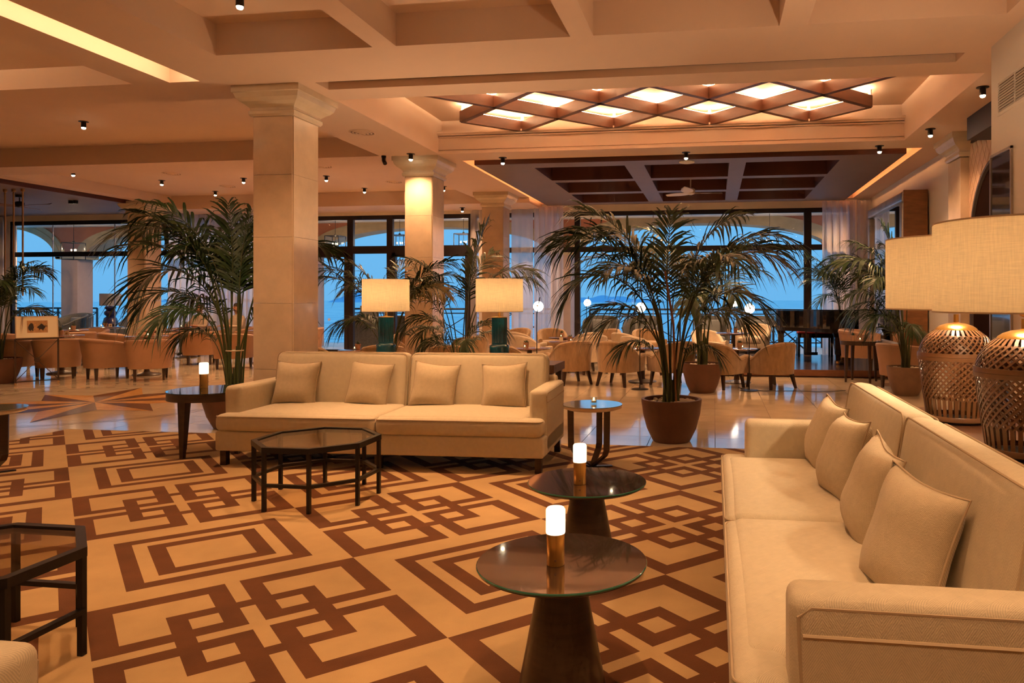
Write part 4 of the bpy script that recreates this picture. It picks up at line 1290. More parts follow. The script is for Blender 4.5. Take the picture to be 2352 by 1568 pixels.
# round ceiling diffusers
def diffuser(label, x, y, z, r=0.13):
    t_ = thing('ceiling_diffuser', label, 'air vent', (x, y, z-0.001), 0, 'round ceiling air diffusers')
    for k in range(4):
        r0 = r*(1-0.24*k)
        MB().lathe([(r0,-0.002-0.006*k),(r0-0.018,-0.012-0.006*k),(r0-0.024,-0.004-0.006*k)], 36).build('ring', 'plaster', t_)
    MB().lathe([(0,-0.002),(r*0.97,-0.002)], 36).build('backing', 'grout', t_)
diffuser('round plaster air vent on the beam between the two nearest columns', -4.53, 8.98, H, 0.17)
diffuser('round air vent in the ceiling above the left teal lamp', -6.40, 14.05, 3.71, 0.17)
diffuser('round air vent in the ceiling, right of the nearest column', -6.9, 12.2, 3.71, 0.17)
diffuser('round air vent in the ceiling above the tall left palm', -10.11, 14.09, 3.71, 0.17)
diffuser('round air vent in the ceiling at left, farther from the beam', -10.13, 12.51, 3.71, 0.17)
o = MB().lathe([(0,0),(0.12,0),(0.12,-0.012),(0.09,-0.02),(0,-0.02)], 32).build('smoke_detector', 'plaster_white')
o.location = (-0.415, 11.34, 3.45); tag(o, 'round white disc on the dark ceiling below the centre spotlight', 'detector')
t_ = thing('security_camera', 'small black camera hanging at the capital of the column behind the left teal lamp', 'camera', (-4.95, 10.5, H))
MB().cyl((0,0,-0.03), 0.035, 0.03, 16).build('mount', 'black_metal', t_)
MB().tube([(0,0,-0.03),(0.01,-0.02,-0.08),(0.05,-0.06,-0.13)], 0.03, 12).build('body', 'black_metal', t_)
# ceiling fans
def fan(label, loc, mb_, mh, blade, span, rot, droph):
    t_ = thing('ceiling_fan', label, 'fan', loc, 0)
    MB().lathe([(0,0),(0.075,0),(0.07,-0.05),(0.012,-0.055),(0.012,-droph),(0.05,-droph-0.005),(0.085,-droph-0.03),(0.08,-droph-0.11),(0.03,-droph-0.13),(0,-droph-0.13)], 24).build('motor', mh, t_)
    for k in range(3):
        mb = MB(); vs_ = []; n = 10
        for i in range(n+1):
            f = i/n; r_ = 0.06 + (span-0.06)*f
            wd = 0.05 + 0.055*math.sin(PI*min(1, f*1.15))*(1 if f < .9 else 0.6)
            if i == n: wd = 0.02
            for (s_, z) in ((-1, -0.012), (1, 0.012)):
                vs_.append((r_, s_*wd, -droph-0.095+z+0.02*f)); vs_.append((r_, s_*wd, -droph-0.103+z+0.02*f))
        mb.add(vs_, [q for i in range(n) for q in ((4*i,4*i+4,4*i+6,4*i+2),(4*i+1,4*i+3,4*i+7,4*i+5),(4*i,4*i+1,4*i+5,4*i+4),(4*i+2,4*i+6,4*i+7,4*i+3))])
        mb.xf(Matrix.Rotation(R(rot+120*k), 4, 'Z')); mb.build('blade', blade, t_)
fan('white ceiling fan hanging in the middle of the coffered dark ceiling', (-0.43, 13.69, 3.70), None, 'fan_white', 'fan_white', 0.62, 20, 0.30)
fan('dark ceiling fan with brown blades on the flat ceiling at far left', (-13.95, 13.0, 3.449), None, 'black_metal', 'fan_brown', 0.85, -8, 0.13)
for i, (x, lab) in enumerate(((-13.52, 'brass hanging rod, leftmost of three at the far left'), (-13.33, 'brass hanging rod, middle of three at the far left'), (-13.13, 'brass hanging rod, rightmost of three at the far left'))):
    o = MB().lathe([(0,0),(0.035,0),(0.035,-0.05),(0.016,-0.055),(0.016,-2.05),(0,-2.05)], 12).build('hanging_rod', 'bronze')
    o.location = (x, 12.3, 3.449); tag(o, lab, 'rod', 'brass hanging rods')

# ================================================================ LOUNGE CHAIRS
def chair_shell(w, d, hfun, zb, thick, flare, n=44, pw=2.4):
    # U-shaped back and arms: t in [0,1] runs from the front of the left arm round the back to the right arm
    hw, hd = w/2, d/2
    pts = []
    for i in range(n+1):
        t = i/n
        if t < 0.22:   f = t/0.22; x, y = -hw, hd*0.92 - (hd*0.92)*f; nx, ny = -1, 0
        elif t > 0.78: f = (t-0.78)/0.22; x, y = hw, (hd*0.92)*f; nx, ny = 1, 0
        else:
            a = PI + PI*(t-0.22)/0.56
            c_, s_ = math.cos(a), math.sin(a)
            x = hw*math.copysign(abs(c_)**(2/pw), c_); y = hd*math.copysign(abs(s_)**(2/pw), s_)
            nx, ny = c_, s_
            q = math.hypot(nx, ny); nx /= q; ny /= q
        pts.append((t, x, y, nx, ny))
    mb = MB(); vs_ = []; K = 8
    for (t, x, y, nx, ny) in pts:
        h = hfun(t)
        fl = flare*(h-zb)/(0.45)
        prof = [(-thick, zb), (0.0, zb), (fl*0.25, zb+(h-zb)*0.35), (fl*0.75, zb+(h-zb)*0.75), (fl, h-0.02), (fl-thick*0.25, h), (fl-thick*0.75, h), (fl-thick, h-0.02)]
        for (o_, z) in prof: vs_.append((x+nx*o_, y+ny*o_, z))
    fs_ = [(i*K+k, (i+1)*K+k, (i+1)*K+(k+1)%K, i*K+(k+1)%K) for i in range(n) for k in range(K)]
    mb.add(vs_, fs_, 0, True)
    mb.add([vs_[k] for k in range(K)], [tuple(range(K))]); mb.add([vs_[n*K+k] for k in range(K)], [tuple(reversed(range(K)))])
    rim = MB(); rim.tube([(x+nx*(flare*(hfun(t)-zb)/0.45+0.001), y+ny*(flare*(hfun(t)-zb)/0.45+0.001), hfun(t)-0.045) for (t, x, y, nx, ny) in pts], 0.004, 5)
    return mb, rim
def make_chair(name, label, fabric, kind, group):
    t_ = thing(name, label, 'chair', (0,0,0), 0, group)
    if kind == 'tub':
        w, d = 0.62, 0.60
        hf = lambda t: 0.685 - 0.085*min(1, (abs(t-0.5)*2)**2.2/0.8) 
        mb, rim = chair_shell(w, d, hf, 0.20, 0.075, 0.055, pw=2.6)
        so = (0.475, 0.47)
    else:
        w, d = 0.62, 0.62
        def hf(t):
            a = abs(t-0.5)*2
            if a < 0.28: return 0.70 - 0.03*(a/0.28)**2
            if a < 0.74:
                f = (a-0.28)/0.46; f = f*f*(3-2*f)
                return 0.67 - 0.20*f
            f = (a-0.74)/0.26
            return 0.47 + 0.025*math.sin(f*PI*0.6)
        mb, rim = chair_shell(w, d, hf, 0.22, 0.075, 0.03, pw=2.3)
        so = (0.475, 0.50)
    sh = mb.build('back_and_arms', fabric, t_)
    rim.build('piping', fabric, sh)
    MB().rbox((0, 0.035, 0.375), (so[0], so[1]+0.06, 0.13), 0.045, crown=0.02, n=4).build('seat_cushion', fabric, t_)
    MB().rbox((0, 0.06, 0.265), (so[0]+0.04, so[1]-0.02, 0.10), 0.03, n=3).build('seat_base', fabric, t_)
    sp = 0.0 if kind == 'tub' else 0.045
    for (lx, ly) in ((-0.23, 0.24), (0.23, 0.24), (-0.20, -0.20), (0.20, -0.20)):
        MB().taper(lx+math.copysign(sp, lx), ly+(math.copysign(sp, ly) if ly < 0 else 0), 0, lx, ly, 0.23, 0.032, 0.052).build('leg', 'dark_wood', t_)
    return t_
gT = 'tan leather tub chairs at the left tables'
tub = make_chair('tub_chair', 'tan tub chair seen from behind, its back nearest us, left of the tall left palm', 'tan_leather', 'tub', gT)
tub.location = (-9.27, 10.95, 0); tub.rotation_euler = (0, 0, R(38))
for (x, y, a, lab) in (
 (-10.12, 10.98, -30, 'tan tub chair with sloping back to us, just right of the picture easel'),
 (-10.97, 10.92, 45, 'tan tub chair right behind the picture easel'),
 (-11.78, 10.85, 5, 'tan tub chair at far left behind the potted palm and easel'),
 (-10.78, 12.85, 60, 'tan tub chair facing left behind the front tan tub chair'),
 (-11.55, 12.85, -40, 'tan tub chair facing right behind the table with the succulent, left of a column'),
 (-12.75, 13.05, 60, 'tan tub chair turned away, behind the picture easel table'),
 (-13.75, 12.55, -10, 'tan tub chair half hidden behind the far left palm leaves'),
 (-10.45, 13.70, 32, 'tan tub chair with its back to us in front of the seated guest'),
 (-9.22, 13.0, 8, 'tan tub chair seen from behind the stems of the tall left palm'),
 (-8.38, 13.3, -25, 'tan tub chair cut by the edge of the nearest column'),
 (-13.55, 14.25, 200, 'tan tub chair facing us by the window at far left'),
 (-11.95, 14.35, 170, 'tan tub chair facing us in front of the lilac curtain, left of the guest'),
 (-8.75, 14.4, 150, 'tan tub chair facing us far behind the tall left palm'),
 (-9.2, 15.6, 120, 'tan tub chair beside the glass doors just right of the nearest column'),
): dup(tub, (x, y, 0), R(a), lab)
gV = 'wave-backed armchairs'
vel = make_chair('wave_back_armchair', 'tan wave-backed armchair seen from behind just right of the front sofa', 'velvet_tan', 'wave', gV)
vel.location = (-2.25, 11.40, 0); vel.rotation_euler = (0, 0, R(38))
for (x, y, a, lab) in (
 (-1.47, 11.32, -22, 'tan wave-backed armchair seen from behind, left of the big palm stems'),
 (-0.62, 11.42, 35, 'tan wave-backed armchair hidden behind the big palm stems'),
 (0.08, 11.25, -35, 'tan wave-backed armchair right behind the second palm pot'),
 (0.87, 11.36, 38, 'tan wave-backed armchair at the right beside the stage, back to us'),
 (-4.3, 15.55, 160, 'tan wave-backed armchair facing us against the sheer curtain, leftmost'),
 (-3.45, 15.5, 200, 'tan wave-backed armchair facing us at the left edge of the sea window'),
 (-2.3, 15.4, 150, 'tan wave-backed armchair facing left by the sea window'),
 (-1.38, 15.5, 205, 'tan wave-backed armchair facing us by the sea window, behind palm fronds'),
 (-5.45, 9.75, -35, 'tan wave-backed armchair just right of the nearest column, above the front sofa'),
 (-4.75, 10.05, 25, 'tan wave-backed armchair behind the left teal lamp'),
 (-5.35, 12.2, -60, 'tan wave-backed armchair left of the column behind the left teal lamp'),
 (-5.9, 13.4, 180, 'tan wave-backed armchair farther back, left of the column behind the left teal lamp'),
 (-3.72, 10.1, 10, 'tan wave-backed armchair behind the right palm, left of the right teal lamp'),
 (-2.92, 10.45, -38, 'tan wave-backed armchair just right of the right teal lamp, above the sofa'),
 (-4.25, 12.4, 30, 'tan wave-backed armchair hidden behind the right palm and teal lamp'),
): dup(vel, (x, y, 0), R(a), lab)
cre = make_chair('wave_back_armchair', 'cream wave-backed armchair seen from behind, left of the slim globe lamp', 'velvet_cream', 'wave', gV)
cre.location = (-3.30, 12.9, 0); cre.rotation_euler = (0, 0, R(-42))
for (x, y, a, lab) in (
 (-3.68, 14.1, -42, 'cream wave-backed armchair behind the cream one left of the slim globe lamp'),
 (-2.25, 13.05, 42, 'cream wave-backed armchair with high right back behind the front tan armchair'),
 (-2.50, 14.2, 42, 'cream wave-backed armchair farther back, left of the big palm, high right back'),
 (-1.28, 12.85, -38, 'cream wave-backed armchair just left of the big palm stems'),
 (-1.62, 14.1, -42, 'cream wave-backed armchair farther back behind the big palm fronds'),
 (-0.12, 15.2, 205, 'cream wave-backed armchair facing us by the window, left of a small round table'),
 (0.80, 15.2, 158, 'cream wave-backed armchair facing us by the window, next to the piano'),
): dup(cre, (x, y, 0.131 if x > 0.5 else 0.0), R(a), lab)
for o in bpy.data.objects:
    if o.get('label', '').startswith('cream wave-backed armchair facing us by the window, left'):
        o.location.z = 0.0
tubr = dup(tub, (2.80, 11.52, 0), R(-62), 'tan tub chair at right between the black table and the potted palm', gT)
dup(tub, (2.52, 13.27, 0.131), R(-115), 'tan tub chair on the stage behind the black table at right', gT)

# small round dining tables
def make_table(label):
    t_ = thing('bistro_table', label, 'table', (0,0,0), 0, 'small round tables')
    MB().lathe([(0,0.655),(0.30,0.655),(0.335,0.670),(0.338,0.680),(0.330,0.686),(0,0.688)], 48).build('table_top', 'table_red', t_)
    MB().lathe([(0.19,0.632),(0.19,0.655)], 8).build('support', 'dark_wood', t_)
    MB().lathe([(0,0.0),(0.225,0.0),(0.23,0.012),(0.21,0.025),(0.10,0.045),(0.05,0.06),(0.042,0.09),(0.042,0.64),(0.0,0.64)], 32).build('pedestal', 'dark_wood', t_)
    return t_
tb = make_table('small round dark red table behind the front tan tub chair at left')
tb.location = (-9.90, 11.62, 0)
TBL = [
 (-11.6, 11.62, 0, 'small round dark red table behind the picture easel'),
 (-13.4, 13.6, 0, 'small round dark red table behind the easel table, nearer the window'),
 (-14.0, 15.2, 0, 'small round dark red table by the window in front of the outdoor lamp'),
 (-11.40, 13.75, 0, 'small round dark red table in front of the column at far left'),
 (-11.95, 15.2, 0, 'small round dark red table with glasses at which the left guest sits'),
 (-9.3, 14.1, 0, 'small round dark red table behind the tall left palm stems'),
 (-1.15, 11.85, 0, 'small round dark red table behind the two front tan armchairs left of the palm'),
 (0.36, 11.95, 0, 'small round dark red table between the two front tan armchairs at right'),
 (-2.95, 11.55, 0, 'small round dark red table just right of the right teal lamp'),
 (-2.72, 13.45, 0, 'small round dark red table between the cream armchairs left of the palm'),
 (-3.05, 14.85, 0, 'small round dark red table between the back row cream armchairs'),
 (0.37, 14.5, 0.1305, 'small round dark red table between the two cream armchairs by the window'),
 (-5.45, 10.75, 0, 'small round dark red table behind the left palm, above the front sofa'),
]
KID[tb.name] = kids(tb)
for (x, y, z, lab) in TBL:
    o = dup(tb, (x, y, z), 0, lab)
    if x > -6: o.scale = (1, 1, 0.80)      # the tables among the armchairs are lower
def succulent(label, loc, seed=0):
    t_ = thing('potted_succulent', label, 'potted plant', loc, 0, 'little potted succulents on the tables')
    MB().lathe([(0,0),(0.036,0),(0.047,0.085),(0.043,0.085),(0.038,0.07),(0,0.07)], 18).build('pot', 'clay', t_)
    rnd = random.Random(seed); mb = MB()
    for k in range(16):
        a = 2*PI*k/16 + rnd.uniform(-.2, .2); e = rnd.uniform(0.3, 1.3); L = rnd.uniform(0.045, 0.07)
        dx, dy, dz = math.cos(a)*math.cos(e)*L, math.sin(a)*math.cos(e)*L, math.sin(e)*L
        px_, py_ = -math.sin(a)*0.008, math.cos(a)*0.008
        mb.add([(px_,py_,0.075),(-px_,-py_,0.075),(dx*.5-px_,dy*.5-py_,0.08+dz*.5),(dx,dy,0.08+dz),(dx*.5+px_,dy*.5+py_,0.08+dz*.5),(dx*.5,dy*.5,0.07+dz*.5)], [(0,1,2,4),(4,2,3),(0,4,5),(1,5,2),(4,3,5),(2,5,3)])
    mb.build('leaves', 'succulent', t_)
def card(label, loc, rz):
    t_ = thing('table_card', label, 'card', loc, rz, 'small folded cards on the tables')
    MB().add([(-0.035,-0.02,0),(0.035,-0.02,0),(0.035,0,0.075),(-0.035,0,0.075),(0.035,0.02,0),(-0.035,0.02,0)], [(0,1,2,3),(3,2,4,5)]).build('sheet', 'paper', t_)
    MB().add([(-0.018,-0.0165,0.018),(0.018,-0.0165,0.018),(0.018,-0.0075,0.052),(-0.018,-0.0075,0.052)], [(0,1,2,3)]).build('print', 'print_tan', t_)
PH = ['behind the front tan tub chair at left', 'behind the picture easel', 'behind the easel table by the window', 'by the window near the outdoor lamp', 'before the column at far left', 'with the glasses before the left guest', 'behind the tall left palm stems', 'left of the big palm behind the tan armchairs', 'between the two front tan armchairs at right', 'just right of the right teal lamp', 'between the cream armchairs left of the palm', 'between the back row cream armchairs', 'between the two cream armchairs by the window', 'behind the left palm above the front sofa']
spots_ = [(-9.90, 11.62)] + [(a[0], a[1]) for a in TBL]
for i, (x, y) in enumerate(spots_):
    z = (0.689 if x < -6 else 0.5515) + (0.1305 if i == 12 else 0)
    succulent('tiny potted succulent on the round table ' + PH[i], (x+0.05-0.12*(i % 2), y+0.05, z), i)
    tealight('lit tealight on the round table ' + PH[i], (x+0.09-0.15*(i % 2), y-0.08, z), 1.1)
    if i in (0, 1, 3, 8, 9, 10, 12): card('little printed card on the round table ' + PH[i], (x-0.10+0.25*(i % 2), y-0.05, z), R(20*i))
for k, (dx, dy) in enumerate(((-0.06, 0.03), (0.03, 0.08), (0.10, 0.02))):
    o = MB().lathe([(0,0.0),(0.03,0.0),(0.034,0.13),(0.031,0.13),(0.028,0.006),(0,0.006)], 16).build('drinking_glass', 'clear_glass')
    o.location = (-11.95+dx, 15.1+dy, 0.689); tag(o, ['leftmost', 'middle', 'rightmost'][k] + ' drinking glass on the left guest\'s table', 'glass', 'drinking glasses')
# black round table at the right with its plant
t_ = thing('tall_side_table', 'round black table with tapered legs beside the stage at right', 'side table', (2.36, 12.38, 0))
MB().lathe([(0,0.60),(0.32,0.60),(0.325,0.66),(0,0.66)], 48).build('apron', 'dark_wood', t_)
MB().lathe([(0,0.6605),(0.33,0.6605),(0.33,0.668),(0,0.668)], 48).build('glass_top', 'table_green_glass', t_)
for k in range(4):
    a = R(200+90*k); MB().taper(math.cos(a)*.27, math.sin(a)*.27, 0, math.cos(a)*.25, math.sin(a)*.25, 0.6, 0.03, 0.055).build('leg', 'dark_wood', t_)
succulent('tiny potted succulent on the black table beside the stage', (2.22, 12.28, 0.669), 77)
tealight('lit tealight in glass on the black table beside the stage', (2.32, 12.24, 0.669), 1.1)

# ================================================================ PALMS
def frond_mesh(seed, L, bend, stalk=0.5, lf=0.52, nl=30, wid=0.027, e0=80, dry=False, ex=2.6):
    rnd = random.Random(seed)
    n = 28; e = R(e0); p = Vector((0,0,0)); pts = [p.copy()]; tans = []
    tw = rnd.uniform(-.25, .25)
    for i in range(n):
        t = i/n
        ee = e - R(bend)*(t**ex)
        d_ = Vector((math.cos(ee), 0.04*math.sin(5*t+seed) + tw*t*t, math.sin(ee)))
        d_.normalize(); tans.append(d_); p = p + d_*(L/n); pts.append(p.copy())
    tans.append(tans[-1])
    mb = MB()
    mb.tube(pts, [0.010*(1-0.8*i/n)+0.0012 for i in range(n+1)], 5, 1)
    roll = rnd.uniform(-0.5, 0.5)
    for k in range(nl):
        f = (k+0.5)/nl
        t = stalk + (1-stalk)*f
        x = t*n; i = min(int(x), n-1); q = x-i
        b_ = pts[i].lerp(pts[i+1], q); tg = tans[i].lerp(tans[i+1], q).normalized()
        sd = tg.cross(Vector((0,0,1)))
        if sd.length < 0.05: sd = Vector((0,-1,0))
        sd.normalize(); up = sd.cross(tg).normalized()
        sd, up = sd*math.cos(roll) + up*math.sin(roll), up*math.cos(roll) - sd*math.sin(roll)
        ll = lf*(0.50 + 0.50*math.sin(PI*min(1, f*0.75+0.18)))*(1 if f < 0.88 else 0.72)
        for s_ in (-1, 1):
            fw = R(40 + 22*f + rnd.uniform(-7, 7))
            lift = R(rnd.uniform(5, 28))
            dr = (sd*s_*math.cos(fw)*math.cos(lift) + tg*math.sin(fw) + up*math.sin(lift)*0.7).normalized()
            drp = rnd.uniform(0.35, 0.95)
            wd = wid*(0.8+0.2*math.sin(PI*f))*rnd.uniform(.85, 1.15)
            l1 = ll*rnd.uniform(.85, 1.12)
            wv = (tg - dr*tg.dot(dr)).normalized()
            vs_ = [b_ + wv*0.003, b_ - wv*0.003]
            for (g_, wf) in ((0.22, 0.95), (0.5, 1.0), (0.78, 0.62)):
                c_ = b_ + dr*l1*g_*(1-0.12*drp*g_) + Vector((0,0,-1))*l1*drp*g_**2.2*0.8
                vs_ += [c_ + wv*wd/2*wf, c_ - wv*wd/2*wf]
            vs_.append(b_ + dr*l1*(1-0.14*drp) + Vector((0,0,-1))*l1*drp*0.85)
            mb.add(vs_, [(0,2,3,1),(2,4,5,3),(4,6,7,5),(6,8,7)], 0, True)
    return mb.mesh('frond', ['leaf_dry' if dry else 'leaf', 'stem'])
FR = {}
def get_frond(kind, seed):
    k = (kind, seed)
    if k not in FR:
        par = {'up': (2.25, 85, 88), 'mid': (2.3, 135, 86), 'low': (1.75, 172, 86), 'tip': (1.9, 26, 89), 'dry': (2.1, 140, 86)}[kind]
        FR[k] = frond_mesh(seed*7+len(kind), par[0], par[1], e0=par[2], dry=(kind == 'dry'))
    return FR[k]
def pot_mesh(parent, r, h, mname, pebbles=True, seed=0):
    pr = [(0,0),(r*0.60,0),(r*0.64,0.015),(r*0.82,h*0.30),(r*0.95,h*0.65),(r,h*0.93),(r,h),(r*0.90,h),(r*0.885,h*0.90),(0,h*0.90)]
    MB().lathe(pr[:9], 48).build('pot', mname, parent)
    MB().lathe([(0,h*0.905),(r*0.885,h*0.905)], 32).build('soil', 'soil', parent)
    if pebbles:
        rnd = random.Random(seed); mb = MB()
        for k in range(90):
            a = rnd.uniform(0, 2*PI); q = r*0.82*math.sqrt(rnd.uniform(0.12, 1)); s_ = rnd.uniform(0.012, 0.024)
            mb.sphere((q*math.cos(a), q*math.sin(a), h*0.91+s_*0.3), s_, 7, 5, sc=(1, rnd.uniform(.7, 1), .7))
        mb.build('pebbles', 'pebble', parent)['kind'] = 'stuff'
def palm(label, loc, fronds, pot=(0.28, 0.40, 'terracotta_pot'), base_r=0.06, seed=0, cane=False, tie=None, rz=0, trunk=0.5):
    t_ = thing('potted_palm', label, 'potted palm', loc, rz, 'tall potted kentia palms')
    r, h, mn = pot
    pot_mesh(t_, r, h, mn, True, seed)
    rnd = random.Random(seed)
    zb = h*0.90
    for i, (kind, az, sc, tl) in enumerate(fronds):
        o = link('frond', get_frond(kind, (i*3+seed) % 7), t_)
        a = R(az); br = base_r*math.sqrt(rnd.uniform(0.05, 1))
        ba = a + rnd.uniform(-0.8, 0.8)
        o.location = (br*math.cos(ba), br*math.sin(ba), zb)
        o.rotation_euler = (rnd.uniform(-.02, .02), R(tl*0.35), a)
        o.scale = (sc, sc, sc)
    # sheath of old stems at the base
    sh = MB()
    for k in range(12):
        a = 2*PI*k/12 + rnd.uniform(-.3, .3); q = base_r*rnd.uniform(0.55, 1.05); hh = trunk*rnd.uniform(0.45, 1.0)
        sh.tube([(q*math.cos(a), q*math.sin(a), zb-0.02), (q*0.9*math.cos(a), q*0.9*math.sin(a), zb+hh*0.5), (q*1.15*math.cos(a), q*1.15*math.sin(a), zb+hh)], [0.016, 0.013, 0.006], 6)
    sh.build('stem_cluster', 'stem', t_)
    if cane:
        MB().tube([(0.05,-0.05,zb-0.05),(0.02,-0.04,zb+0.75),(-0.06,-0.03,zb+1.25)], 0.011, 8).build('support_cane', 'cane', t_)
    if tie:
        MB().lathe([(base_r*1.15,0),(base_r*1.15+.004,0.006),(base_r*1.15,0.012)], 20, (0,0,zb+tie)).build('string_tie', 'paper', t_)
    return t_
def crown(seed, n, kinds, smin=0.8, smax=1.05, az0=0):
    rnd = random.Random(seed); out = []
    for i in range(n):
        k = kinds[i % len(kinds)]
        out.append((k, az0 + i*137.5 + rnd.uniform(-15, 15), rnd.uniform(smin, smax), rnd.uniform(-5, 8)))
    return out
big = [('mid',178,1.04,3),('mid',192,0.98,2),('up',165,1.0,5),('up',25,0.98,4),('mid',5,1.0,4),('mid',-15,0.92,3),('low',186,1.1,4),('low',-8,0.95,4),('tip',110,1.0,2),('dry',15,1.0,4),('mid',160,0.88,4),('low',205,0.85,6),('low',20,0.8,6),('mid',75,0.9,2),('low',170,0.75,8),('up',140,0.9,2),('low',215,0.55,10),('low',-40,0.52,12),('mid',-50,0.85,2),('mid',230,0.8,2)]
palm('big potted palm in the middle, its brown pot at the rug edge', (-0.40, 6.98, 0), big, (0.285, 0.40, 'terracotta_pot'), 0.07, 1, cane=True, trunk=0.45)
palm('second potted palm hidden right behind the big middle palm', (-0.17, 10.65, 0), crown(5, 13, ['up','mid','low','mid'], 0.85, 1.05), (0.285, 0.42, 'terracotta_pot'), 0.07, 2)
lft = [('up',178,1.06,4),('mid',172,1.12,2),('mid',192,1.08,2),('mid',150,1.0,2),('low',186,1.15,2),('up',95,1.0,2),('tip',150,1.08,2),('tip',80,1.05,3),('up',120,0.98,4),('mid',62,1.0,2),('low',200,0.95,4),('low',165,0.9,4),('mid',75,0.92,3),('low',70,0.85,4),('low',240,0.8,6),('mid',215,0.95,2),('up',140,0.95,4),('low',180,0.6,10),('mid',130,0.9,3),('up',205,0.98,4)]
palm('tall potted palm beside the black side table, left of the nearest column', (-4.98, 7.05, 0), lft, (0.32, 0.42, 'terracotta_pot'), 0.075, 3, tie=0.42, trunk=0.5)
palm('potted palm at far left behind the picture easel', (-11.27, 10.10, 0), crown(9, 16, ['up','mid','mid','low'], 0.72, 0.98), (0.34, 0.40, 'terracotta_pot'), 0.10, 4)
palm('potted palm behind the left teal lamp', (-4.00, 8.65, 0), [('mid',185,0.85,0),('mid',200,0.80,6),('up',175,0.8,4),('up',10,0.80,8),('mid',0,0.74,0),('mid',20,0.82,4),('low',170,0.72,10),('low',30,0.6,10),('up',100,0.8,0),('dry',-10,0.80,2),('low',215,0.7,10),('mid',150,0.75,2)], (0.27, 0.38, 'grey_pot'), 0.05, 5, tie=0.40, trunk=0.5)
palm('potted palm between the two teal lamps', (-3.08, 8.65, 0), [('mid',170,0.78,2),('up',185,0.82,8),('up',60,0.85,0),('tip',20,1.05,2),('mid',0,0.85,0),('mid',15,0.80,6),('low',190,0.72,6),('low',170,0.6,12),('low',-10,0.66,8),('low',30,0.55,12),('mid',215,0.7,8),('low',230,0.5,16),('low',-60,0.5,16),('low',200,0.45,18)], (0.27, 0.38, 'grey_pot'), 0.05, 6, trunk=0.4)
palm('potted palm at right between the tub chair and the basket lamps', (2.66, 10.75, 0), [('mid',180,1.0,0),('mid',165,0.95,4),('up',190,0.95,4),('mid',205,0.95,0),('up',90,0.95,0),('tip',150,1.1,3),('mid',130,0.85,0),('low',185,0.85,4),('low',160,0.75,8),('low',220,0.7,8),('low',265,0.6,10),('up',255,0.8,4),('mid',230,0.8,4),('low',200,0.55,14),('low',285,0.5,12),('mid',195,0.7,10)], (0.26, 0.40, 'grey_pot'), 0.06, 7)
palm('potted palm in the corner behind the grand piano', (2.70, 16.0, 0.131), [('mid',178,0.9,0),('mid',205,0.85,0),('up',190,0.9,2),('mid',230,0.85,0),('up',250,0.85,2),('mid',165,0.75,0),('low',215,0.8,2),('up',215,0.8,0),('tip',200,0.9,2)], (0.23, 0.45, 'grey_pot'), 0.06, 8)

# ================================================================ GRAND PIANO
pn = thing('grand_piano', 'glossy black grand piano on the low stage by the window', 'piano', (1.93, 15.30, 0.131))
out = [(-0.74, 0.10), (0.74, 0.10)]
outl = [(0.74, 0.10), (0.74, -0.95)]
def bez(p0, p1, p2, p3, n):
    r_ = []
    for i in range(1, n+1):
        t = i/n; u = 1-t
        r_.append((u**3*p0[0]+3*u*u*t*p1[0]+3*u*t*t*p2[0]+t**3*p3[0], u**3*p0[1]+3*u*u*t*p1[1]+3*u*t*t*p2[1]+t**3*p3[1]))
    return r_
outl += bez((0.74,-0.95), (0.74,-1.55), (0.55,-1.62), (0.30,-1.60), 12)
outl += bez((0.30,-1.60), (-0.05,-1.56), (-0.05,-1.05), (-0.40,-0.85), 12)
outl += bez((-0.40,-0.85), (-0.62,-0.72), (-0.74,-0.60), (-0.74,-0.35), 8)
outl += [(-0.74, 0.10)]
outl = outl[::-1]
mb = MB(); mb.prism(outl, 0.66, 0.985); 
for i in range(len(mb.sm)):
    pass
mb.build('case', 'black_gloss', pn)
MB().prism([(x*1.015, y*1.01) for x, y in outl], 0.99, 1.012).build('lid', 'black_gloss', pn)
MB().prism([(x*0.93, y*0.93) for x, y in outl], 0.585, 0.66).build('soundboard_frame', 'black_metal', pn)
kb = MB().box(-0.74, 0.74, 0.10, 0.34, 0.62, 0.70).box(-0.74, -0.66, 0.10, 0.34, 0.70, 0.84).box(0.66, 0.74, 0.10, 0.34, 0.70, 0.84)
ko = kb.build('key_bed', 'black_gloss', pn)
MB().box(-0.65, 0.65, 0.12, 0.32, 0.70, 0.72).build('white_keys', 'white_paint', ko)
for (lx, ly) in ((-0.58, 0.02), (0.62, 0.02), (0.33, -1.28)):
    lg = MB().taper(lx, ly, 0.075, lx, ly, 0.60, 0.085, 0.13).build('leg', 'black_gloss', pn)
    MB().sphere((lx, ly, 0.035), 0.033, 12, 8).build('brass_caster', 'brass', lg)
    MB().taper(lx, ly, 0.50, lx, ly, 0.60, 0.12, 0.20).build('leg_cap', 'black_gloss', lg)
ly_ = MB().box(-0.13, 0.13, -0.13, -0.08, 0.08, 0.14).box(-0.11, -0.085, -0.12, -0.09, 0.14, 0.60).box(0.085, 0.11, -0.12, -0.09, 0.14, 0.60)
lo_ = ly_.build('pedal_lyre', 'black_gloss', pn)
for k in range(3): MB().box(-0.09+0.08*k, -0.07+0.08*k, -0.08, 0.04, 0.085, 0.10).build('pedal', 'brass', lo_)
bn = thing('piano_bench', 'black piano bench with dark red padded seat behind the piano', 'bench', (2.08, 15.84, 0.131), 0)
MB().box(-0.36, 0.36, -0.17, 0.17, 0.40, 0.485).build('seat_box', 'black_gloss', bn)
MB().rbox((0,0,0.505), (0.70,0.33,0.05), 0.02, n=3, crown=0.012).build('seat_pad', 'red_velvet', bn)
for (lx, ly) in ((-0.33,-0.14),(0.33,-0.14),(-0.33,0.14),(0.33,0.14)): MB().box(lx-.025, lx+.025, ly-.025, ly+.025, 0, 0.40).build('leg', 'black_gloss', bn)

